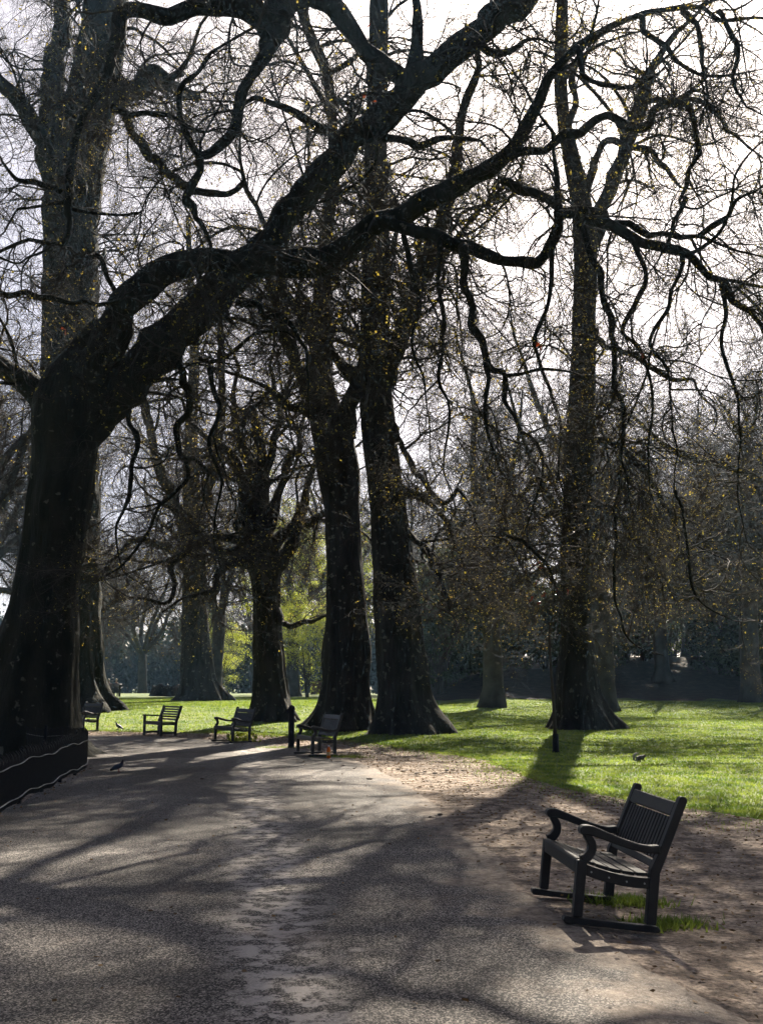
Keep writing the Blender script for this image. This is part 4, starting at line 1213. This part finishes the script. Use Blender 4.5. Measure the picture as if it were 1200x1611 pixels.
n = int(flen[-1] / .052)
for i in range(n):
    s = (i + .5) * flen[-1] / n
    a = fat(s); b2 = fat(min(flen[-1], s + .02)); b1 = fat(max(0, s - .02))
    tdir = b2 - b1
    o = link('picket', pme, IRON, fence)
    o.location = (a[0] - base[0], a[1] - base[1], fz(s) - base[2] + .02)
    o.rotation_euler = (0, 0, math.atan2(tdir[1], tdir[0]) - math.pi / 2)
    o.scale = (1, 1, 1 + .02 * math.sin(i * 1.7))
def fence_rail(z, hgt, wid):
    ss = np.linspace(0, flen[-1], 160)
    V = []
    for s in ss:
        a = fat(s); t = fat(min(flen[-1], s + .03)) - fat(max(0, s - .03)); t /= np.linalg.norm(t)
        nn = np.array([t[1], -t[0]])                       # towards the path
        for dx, dz in ((.006, -hgt), (.006 + wid, -hgt), (.006 + wid, 0), (.006, 0)):
            V.append((a[0] + nn[0] * dx - base[0], a[1] + nn[1] * dx - base[1], z + fz(s) + dz))
    m = len(ss); idx = np.arange(m * 4).reshape(m, 4)
    q = np.stack([idx[:-1], np.roll(idx, -1, 1)[:-1], np.roll(idx, -1, 1)[1:], idx[1:]], -1).reshape(-1, 4)
    q = np.vstack([q, idx[0][None], idx[-1][::-1][None]])
    return link('rail', mesh_np('rail', V, q), STEEL_GLINT, fence)  # sunlit line of the black rails put into a pale colour
fence_rail(.60, .012, .020); fence_rail(.155, .012, .020)
for s in np.arange(.3, flen[-1], 1.55):
    a = fat(s)
    bm = bmesh.new(); bm_box(bm, (0, 0, .36), (.05, .05, .78)); bmesh.ops.create_icosphere(bm, subdivisions=1, radius=.034, matrix=Matrix.Translation((0, 0, .77)))
    o = bm_done(bm, 'fence_post', IRON, fence); o.location = (a[0] - base[0] - .06, a[1] - base[1], 0)

# ------------------------------------------------------------------ posts
def lathe(name, prof, mat, parent=None, seg=16):
    a = np.arange(seg) * 2 * math.pi / seg
    V = np.array([[(r * math.cos(t), r * math.sin(t), z) for t in a] for r, z in prof]).reshape(-1, 3)
    m = len(prof); idx = np.arange(m * seg).reshape(m, seg)
    q = np.stack([idx[:-1], np.roll(idx, -1, 1)[:-1], np.roll(idx, -1, 1)[1:], idx[1:]], -1).reshape(-1, 4)
    return link(name, mesh_np(name, V, q, smooth=True), mat, parent)

g = at(458, 1178)
post = empty('bollard', g); tag(post, 'short black round-topped post standing between two benches', 'post')
lathe('shaft', [(0, -.2), (.085, -.2), (.085, .05), (.078, .08), (.075, .92), (.070, .94)], IRON, post)
lathe('cap', [(.072, .935), (.088, .95), (.090, .985), (.078, 1.03), (.05, 1.07), (0, 1.085)], IRON, post)
bm = bmesh.new(); bm_box(bm, (-.10, 0, .93), (.07, .08, .11)); bm_done(bm, 'bracket', IRON, post, .008)

g = at(874, 1184)
pole = empty('pole', g); tag(pole, 'thin dark pole in the lawn before the slim plane', 'pole')
c = catmull([(0, 0, -.3), (-.01, 0, .5), (-.03, 0, 1.2), (-.07, .02, 2.0), (-.08, .03, 2.6), (-.07, .03, 3.1)], 6)
link('shaft', limb_mesh('shaft', c, np.interp(np.linspace(0, 1, len(c)), [0, .14, .16, 1], [.062, .060, .045, .022]), 10, .02, None, 3), TWIG, pole)
lathe('foot_sleeve', [(0, -.1), (.095, -.1), (.095, .03), (.078, .06), (.072, .42), (.06, .44)], IRON, pole)

# ------------------------------------------------------------------ railing on the bank
rb = PX(1100, 1070, 95); zr = float(H(rb[0], rb[1]))
rail = empty('iron_railing', (rb[0], rb[1], zr)); tag(rail, 'upright iron railing along the top of the bank between dark evergreens', 'railing')
bm = bmesh.new(); bm_box(bm, (0, 0, .95), (.028, .028, 1.9)); bmesh.ops.create_cone(bm, cap_ends=True, segments=4, radius1=.03, radius2=0, depth=.12, matrix=Matrix.Translation((0, 0, 1.96)))
pme2 = bpy.data.meshes.new('railing_bar'); bm.to_mesh(pme2); bm.free()
for i in range(70):
    x = (i - 35) * .16
    o = link('railing_bar', pme2, IRON, rail); o.location = (x, 0, float(H(rb[0] + x, rb[1])) - zr)
for z in (.25, 1.7):
    bm = bmesh.new(); bm_box(bm, (0, .03, z), (11.4, .03, .05)); bm_done(bm, 'cross_rail', IRON, rail)

# ------------------------------------------------------------------ cabinet, stump, bottle
g = at(502, 1092)
cab = empty('cabinet', g, .15); tag(cab, 'low brown cabinet on the far lawn beside the slim plane', 'cabinet')
BROWN = mat_noise('brown_paint', [(.085, .05, .04), (.14, .085, .065)], 3, .7)
bm = bmesh.new(); bm_box(bm, (0, 0, .55), (1.5, .9, 1.2)); bm_done(bm, 'body', BROWN, cab, .02)
bm = bmesh.new(); bm_box(bm, (0, 0, 1.19), (1.6, 1.0, .07)); bm_done(bm, 'lid', IRON, cab, .02)
for s in (-1, 1):
    bm = bmesh.new(); bm_box(bm, (s * .37, -.46, .6), (.70, .03, 1.0)); dd = bm_done(bm, 'door', BROWN, cab, .008)
    bm = bmesh.new(); bm_box(bm, (s * .08, -.485, .62), (.03, .03, .14)); bm_done(bm, 'handle', IRON, dd, .004)

g = at(262, 1095)
stump = empty('tree_stump', g); tag(stump, 'low dark broken tree stump on the lawn crest', 'stump')
a = np.arange(28) * 2 * math.pi / 28
rr = 1.0 + .16 * np.sin(5 * a) + .08 * np.sin(11 * a + 1)
V = [np.stack([np.cos(a) * rr * k, np.sin(a) * rr * k * .8, np.full(28, z) + (0 if j < 2 else .10 * np.sin(a * 3 + 1) + .06 * np.sin(a * 9))], 1)
     for j, (k, z) in enumerate([(1.35, -.2), (1.15, .08), (.98, .55), (.95, .78), (.55, .62)])]
V = np.vstack(V + [np.array([[0, 0, .58]])]); idx = np.arange(140).reshape(5, 28)
q = np.stack([idx[:-1], np.roll(idx, -1, 1)[:-1], np.roll(idx, -1, 1)[1:], idx[1:]], -1).reshape(-1, 4)
tr = np.stack([idx[4], np.roll(idx[4], -1), np.full(28, 140)], 1)
link('wood', mesh_np('wood', V, q, tr, smooth=False), BARK, stump)

g = at(517, 1195)
bot = empty('bottle', g + np.array([0, 0, .026])); tag(bot, 'orange drink bottle standing by the bench leg', 'bottle')
m = bpy.data.materials.new('orange_drink'); nt = nodes_of(m)
bs = nt.nodes.new('ShaderNodeBsdfPrincipled'); bs.inputs['Base Color'].default_value = (.75, .22, .01, 1); bs.inputs['Roughness'].default_value = .15
tl = nt.nodes.new('ShaderNodeBsdfTranslucent'); tl.inputs[0].default_value = (.9, .32, .02, 1)
mx = nt.nodes.new('ShaderNodeMixShader'); mx.inputs[0].default_value = .6; oo = nt.nodes.new('ShaderNodeOutputMaterial')
nt.links.new(bs.outputs[0], mx.inputs[1]); nt.links.new(tl.outputs[0], mx.inputs[2]); nt.links.new(mx.outputs[0], oo.inputs[0])
lathe('body', [(0, 0), (.036, 0), (.042, .012), (.042, .17), (.036, .20), (.018, .235), (.017, .25)], m, bot)
PLASTIC = mat_noise('pale_plastic', [(.5, .5, .48), (.6, .6, .58)], 20, .4)
lathe('cap', [(.020, .248), (.021, .252), (.021, .272), (.018, .275), (0, .275)], PLASTIC, bot)
lathe('wrapper', [(.0428, .06), (.0432, .062), (.0432, .13), (.0428, .132)], mat_noise('wrapper_print', [(.55, .30, .05), (.7, .5, .2)], 30, .5), bot)

# ------------------------------------------------------------------ living figures
def skin(name, verts, edges, radii, sub=2, flat=None):
    me = bpy.data.meshes.new(name); me.from_pydata([tuple(v) for v in verts], edges, [])
    o = bpy.data.objects.new(name, me); COL.objects.link(o)
    o.modifiers.new('skin', 'SKIN'); sm = o.modifiers.new('sub', 'SUBSURF'); sm.levels = sub; sm.render_levels = sub
    for i, r in enumerate(radii):
        sv = me.skin_vertices[0].data[i]
        sv.radius = (r, r) if np.isscalar(r) else r
        sv.use_root = (i == 0)
    dg = bpy.context.evaluated_depsgraph_get()
    m2 = bpy.data.meshes.new_from_object(o.evaluated_get(dg)); m2.name = name
    bpy.data.objects.remove(o); bpy.data.meshes.remove(me)
    m2.polygons.foreach_set('use_smooth', np.ones(len(m2.polygons), bool))
    return m2

SKIN = mat_noise('skin', [(.30, .17, .12), (.36, .22, .15)], 8, .6)
HAIRD = mat_noise('hair', [(.30, .24, .16), (.42, .36, .26)], 20, .6)
def person(label, loc, rz, seated, jacket, legsc, hair, step=.25, cat='person', group=None):
    t = empty('person', loc, rz); tag(t, label, cat, group)
    J = mat_noise('jacket', [jacket, tuple(c * 1.4 for c in jacket)], 6, .8)
    Tm = mat_noise('trousers', [legsc, tuple(c * 1.4 for c in legsc)], 6, .8)
    if seated:   # faces -y, hips at seat height .45
        hip = (0, 0, .52); kn, an = [(s * .11, -.42, .50) for s in (-1, 1)], [(s * .11, -.42, .09) for s in (-1, 1)]
        to = [(s * .11, -.60, .05) for s in (-1, 1)]; up = .52
        el, ha = [(s * .25, -.06, .74) for s in (-1, 1)], [(s * .12, -.30, .62) for s in (-1, 1)]
    else:        # walking along -y
        hip = (0, 0, .93); up = .93
        kn = [(s * .10, s * -step * .6, .50) for s in (-1, 1)]; an = [(s * .10, s * -step * 1.0 + .05, .09) for s in (-1, 1)]
        to = [(s * .11, s * -step * 1.0 - .12, .04) for s in (-1, 1)]
        el, ha = [(s * .26, s * .08, 1.16) for s in (-1, 1)], [(s * .24, s * .14 - .12, .92) for s in (-1, 1)]
    v = [hip, (0, 0, up + .22), (0, -.01, up + .44), (0, -.01, up + .54), (0, -.03, up + .64), (0, -.035, up + .76)]
    r = [(.15, .11), (.14, .10), (.17, .10), (.055, .055), (.078, .09), (.075, .09)]
    e = [(0, 1), (1, 2), (2, 3), (3, 4), (4, 5)]
    for i, s in enumerate((-1, 1)):
        k = len(v)
        v += [(s * .10, 0 if not seated else -.08, hip[2] - .06), kn[i], an[i], to[i], (s * .19, 0, up + .44), el[i], ha[i], (ha[i][0] * .95, ha[i][1] - .09, ha[i][2] - .03)]
        r += [.095, .065, .045, .04, .062, .048, .036, .035]
        e += [(0, k), (k, k + 1), (k + 1, k + 2), (k + 2, k + 3), (2, k + 4), (k + 4, k + 5), (k + 5, k + 6), (k + 6, k + 7)]
    me = skin('body', v, e, r)
    for mm in (J, Tm, SKIN): me.materials.append(mm)
    for p in me.polygons:
        c = p.center
        p.material_index = 2 if c.z > up + .51 else (1 if (c.z < up + .0 and not (seated and abs(c.x) > .16 and c.z > .58)) else 0)
    link('body', me, None, t)
    # hair cap
    bm = bmesh.new()
    bmesh.ops.create_uvsphere(bm, u_segments=12, v_segments=8, radius=1, matrix=Matrix.Translation((0, -.015, up + .735)) @ Matrix.Diagonal((.094, .108, .115, 1)))
    bmesh.ops.delete(bm, geom=[w for w in bm.verts if w.co.z < up + .70 and w.co.y < .0], context='VERTS')
    bm_done(bm, 'hair', hair, t, 0, True)
    return t

# a bench with two people far away
gb = at(165, 1096)
wide = make_slat_bench()
wide.name = 'slatted_bench'
wide.location = (gb[0], gb[1], gb[2]); wide.rotation_euler = (0, 0, math.radians(-75)); wide.scale = (1, 2.0, 1)
tag(wide, 'far bench on the lawn crest with two people on it', 'bench')
fw = Matrix.Rotation(math.radians(-75), 3, 'Z')
for k, (yy, jk, lab) in enumerate([(.25, (.05, .04, .05), 'left of two people seated on the far bench, dark coat'), (.80, (.04, .045, .06), 'right of two people seated on the far bench, dark coat')]):
    q = fw @ Vector((.30, yy, 0))
    person(lab, (gb[0] + q.x, gb[1] + q.y, gb[2] - .035), math.radians(-75 - 90), True, jk, (.03, .03, .04), HAIRD, group='people on the far bench')
gw = PX(393, 1070, 150.0); gw[2] = float(H(gw[0], gw[1]))
person('left of two distant walkers, dark clothes, beside the pollard', (gw[0] - .35, gw[1], gw[2]), 2.6, False, (.02, .03, .06), (.015, .017, .025), HAIRD, group='distant walkers')
person('right of two distant walkers, grey blue jacket', (gw[0] + .35, gw[1] + .3, gw[2]), 2.9, False, (.09, .12, .17), (.02, .02, .03), HAIRD, group='distant walkers')

FEATHER = mat_noise('pigeon_feather', [(.02, .028, .045), (.05, .075, .12)], 25, .45)
FEATHD = mat_noise('pigeon_dark', [(.010, .010, .014), (.025, .02, .03)], 25, .4)
PINK = mat_noise('pigeon_leg', [(.25, .07, .06), (.3, .1, .08)], 25, .6)
def pigeon(label, loc, rz, scale=1.0):
    """faces +x"""
    t = empty('pigeon', loc, rz); t.scale = (scale,) * 3; tag(t, label, 'bird', 'pigeons by the path')
    me = skin('body', [(.0, 0, .115), (.06, 0, .145), (.085, 0, .19), (.092, 0, .232), (.108, 0, .252), (-.06, 0, .088), (-.115, 0, .062), (-.18, 0, .032)],
              [(0, 1), (1, 2), (2, 3), (3, 4), (0, 5), (5, 6), (6, 7)], [.058, .05, .032, .023, .021, .05, .034, (.010, .026)])
    me.materials.append(FEATHER); me.materials.append(FEATHD)
    for p in me.polygons:
        if p.center.z > .175 or p.center.x < -.13: p.material_index = 1
    link('body', me, None, t)
    for s in (-1, 1):
        bm = bmesh.new()
        bmesh.ops.create_uvsphere(bm, u_segments=10, v_segments=6, radius=1, matrix=Matrix.Translation((-.035, s * .048, .115)) @ Matrix.Rotation(.42, 4, 'Y') .inverted() @ Matrix.Diagonal((.095, .016, .040, 1)))
        bm_done(bm, 'wing', FEATHER, t, 0, True)
        bm = bmesh.new()
        bmesh.ops.create_cone(bm, segments=6, radius1=.006, radius2=.007, depth=.075, matrix=Matrix.Translation((.012, s * .022, .040)), cap_ends=True)
        for ax in (-.5, 0, .5): bm_box(bm, (.012 + .018 * math.cos(ax), s * .022 + .018 * math.sin(ax), .004), (.036, .007, .006), Matrix.Rotation(ax, 3, 'Z'))
        bm_done(bm, 'leg', PINK, t)
    bm = bmesh.new(); bmesh.ops.create_cone(bm, cap_ends=True, segments=6, radius1=.008, radius2=.001, depth=.028, matrix=Matrix.Translation((.140, 0, .247)) @ Matrix.Rotation(math.pi / 2 + .25, 4, 'Y'))
    bm_done(bm, 'beak', FEATHD, t)
    return t
g = at(186, 1217)
pigeon('dark pigeon with blue sheen standing on the path near the fence end', g + np.array([0, 0, .026]), -.15, .88)
g = at(187, 1148)
pigeon('pigeon feeding at the grass edge behind the fence end', g, 2.9, 1.0)

FUR = mat_noise('squirrel_fur', [(.03, .027, .022), (.085, .072, .055)], 40, .8)
FURP = mat_noise('squirrel_tail', [(.12, .11, .10), (.3, .28, .25)], 40, .8)
def squirrel(label, loc, rz):
    t = empty('squirrel', loc, rz); tag(t, label, 'squirrel', 'squirrels on the lawn')
    v = [(0, 0, .085), (.055, 0, .10), (.10, 0, .112), (.135, 0, .125), (.165, 0, .112), (-.05, 0, .065)]
    r = [.052, .042, .030, .027, .014, .04]; e = [(0, 1), (1, 2), (2, 3), (3, 4), (0, 5)]
    for s in (-1, 1):
        k = len(v)
        v += [(.085, s * .026, .075), (.098, s * .028, .035), (.118, s * .028, .008), (-.035, s * .04, .05), (.01, s * .046, .035), (-.03, s * .046, .010), (.02, s * .046, .007), (.128, s * .016, .150)]
        r += [.015, .010, .008, .03, .02, .012, .009, .007]
        e += [(2, k), (k, k + 1), (k + 1, k + 2), (5, k + 3), (k + 3, k + 4), (k + 4, k + 5), (k + 5, k + 6), (3, k + 7)]
    link('body', skin('body', v, e, r), FUR, t)
    tv = [(-.08, 0, .03), (-.125, 0, .045), (-.135, 0, .10), (-.105, 0, .155), (-.06, 0, .175), (-.02, 0, .165)]
    link('tail', skin('tail', tv, [(i, i + 1) for i in range(5)], [.014, .024, .034, .034, .028, .012]), FURP, t)
    return t
g = at(1005, 1199)
squirrel('small grey squirrel foraging on the bright lawn above the near bench', g, .3)
g = at(161, 1119)
squirrel('squirrel at the foot of the broad straight plane trunk', g, -1.2)

# ------------------------------------------------------------------ grass, weeds, litter, clods
def inside(pts, poly):
    x, y = pts[:, 0], pts[:, 1]
    c = np.zeros(len(pts), bool)
    x1, y1 = poly[-1]
    for x2, y2 in poly:
        k = ((y2 > y) != (y1 > y))
        if k.any():
            with np.errstate(divide='ignore', invalid='ignore'):
                c ^= k & (x < (x1 - x2) * (y - y2) / (y1 - y2 + 1e-12) + x2)
        x1, y1 = x2, y2
    return c
lawn_poly = np.vstack([GRASS_EDGE[::3], [(-30, 90), (40, 90), (40, .5)]])
rg = np.random.default_rng(21)
NB = 420000
dd = 9 + (78 - 9) * rg.random(NB) ** 1.5
pts = np.stack([(rg.random(NB) * 2 - 1) * .40 * dd, dd], 1)
pts = pts[inside(pts, lawn_poly)]
# a ragged fringe that runs out into the bare earth
kf = rg.integers(0, NS, 26000)
fr = GRASS_EDGE[kf] + rg.normal(size=(26000, 2)) * np.array([.5, .22])
fr = fr[(np.abs(fr[:, 0]) < .42 * fr[:, 1]) & (fr[:, 1] > 9)]
pts = np.vstack([pts, fr])
n = len(pts)
def blades(pts, hmin, hmax, wid, rg):
    n = len(pts)
    z = H(pts[:, 0], pts[:, 1])
    h = rg.uniform(hmin, hmax, n); w = wid * rg.uniform(.6, 1.4, n)
    a = rg.uniform(0, 6.28, n); l = rg.normal(size=(n, 2)) * .5 * h[:, None]
    p = np.column_stack([pts, z - .005])
    dx = np.stack([np.cos(a) * w, np.sin(a) * w, np.zeros(n)], 1)
    V = np.stack([p - dx, p + dx, p + np.column_stack([l, h])], 1).reshape(-1, 3)
    return V, np.arange(n * 3).reshape(n, 3)
V, T = blades(pts, .02, .058, .004 + .00042 * pts[:, 1], rg)
print('grass blades', len(T))
gr = link('grass', mesh_np('grass', V, tris=T), GRASSM)
tag(gr, 'short bright lawn grass', 'grass', kind='stuff')

def tuft(label, px, py, n, rad, hmax, mat=GRASSM):
    g = at(px, py)
    p = g[:2] + rg.normal(size=(n, 2)) * rad * np.array([1.5, .8])
    V, T = blades(p, .03, hmax, .007, rg)
    V[:, 2] += .015
    o = link('grass_tuft', mesh_np('grass_tuft', V - g, tris=T), mat); o.location = g
    tag(o, label, 'grass tuft', 'tufts of grass round the benches', 'stuff')
tuft('grass tuft under the near bench between its rear legs', 985, 1428, 900, .10, .10)
tuft('grass tuft right of the near bench rear leg', 1048, 1462, 700, .10, .09)
tuft('grass tuft right of the bench with the orange bottle', 540, 1193, 500, .17, .09)
tuft('grass at the foot of the black post', 440, 1178, 400, .2, .08)
g = at(383, 1168)
lv, lq = leaf_quads(np.column_stack([rg.normal(size=(260, 2)) * [.22, .12], np.abs(rg.normal(size=260)) * .13]), .09)
o = link('weeds', mesh_np('weeds', lv, lq), LIME); o.location = g
tag(o, 'leafy green weeds under the bench left of the post', 'weeds')

# leaf litter over the earth and some on the path
nl = 16000
k = rg.integers(0, NS, nl); s = rg.random(nl)
lp = path_r[k] * (1 - s[:, None]) + GRASS_EDGE[k] * s[:, None] + rg.normal(size=(nl, 2)) * .12
extra = np.stack([rg.uniform(-5, 3, 420), 5 + 28 * rg.random(420) ** 1.2], 1)
bed = fc[rg.integers(0, 600, 700)] + np.stack([-np.abs(rg.normal(size=700)) * .8 + .12, rg.normal(size=700) * .1], 1)
lp = np.vstack([lp, extra, bed]); lp = lp[(lp[:, 1] > 4.5) & (np.abs(lp[:, 0]) < .42 * lp[:, 1] + .5)]
z = H(lp[:, 0], lp[:, 1]) + .03
v, q = leaf_quads(np.column_stack([lp, z]), .042)
v = v.reshape(-1, 4, 3); v[:, :, 2] = z[:, None] + .003 + (v[:, :, 2] - z[:, None]).clip(-.02, .05) * .45 + .006; v = v.reshape(-1, 3)
tag(link('fallen_leaves', mesh_np('fallen_leaves', v, q), LITTER), 'small dry fallen leaves on the bare earth', 'leaves', kind='stuff')

bmc = bmesh.new(); bmesh.ops.create_icosphere(bmc, subdivisions=2, radius=1)
for vtx in bmc.verts: vtx.co *= 1 + .35 * math.sin(vtx.co.x * 5 + vtx.co.z * 3) * math.cos(vtx.co.y * 4 + 1); vtx.co.z *= .6
cme = bpy.data.meshes.new('earth_clod'); bmc.to_mesh(cme); bmc.free()
for px, py, s in [(540, 1208, .05), (557, 1212, .04), (580, 1210, .05), (318, 1229, .05), (626, 1214, .06), (634, 1217, .05), (655, 1221, .06), (668, 1218, .06), (684, 1220, .05),
                  (702, 1216, .06), (712, 1215, .05), (728, 1216, .05), (560, 1210, .03), (581, 1229, .04), (692, 1286, .04), (676, 1290, .03), (1100, 1556, .02), (532, 1231, .03), (478, 1583, .012), (718, 1203, .05)]:
    g = at(px, py)
    o = link('earth_clod', cme, CLOD); o.location = g + np.array([0, 0, .026 + s * .3]); s *= .5 + .5 * ((px * 7919) % 10) / 10; o.scale = (s * 1.3, s * .8, s * .6); o.rotation_euler = (0, 0, px)
    tag(o, 'small dark clod lying on the path or bare earth', 'clod', 'dark clods on the path and earth')

# ------------------------------------------------------------------ haze
bm = bmesh.new(); bm_box(bm, (0, 145, 25), (640, 340, 60))
hz = bm_done(bm, 'haze', None)
m = bpy.data.materials.new('haze'); nt = nodes_of(m)
oo = nt.nodes.new('ShaderNodeOutputMaterial'); pv = nt.nodes.new('ShaderNodeVolumePrincipled')
pv.inputs['Color'].default_value = (.40, .68, 1.0, 1); pv.inputs['Density'].default_value = .00025; pv.inputs['Anisotropy'].default_value = .3
nt.links.new(pv.outputs[0], oo.inputs['Volume'])
hz.data.materials.append(m)
tag(hz, 'thin blue morning haze in the park air', 'haze', kind='stuff')
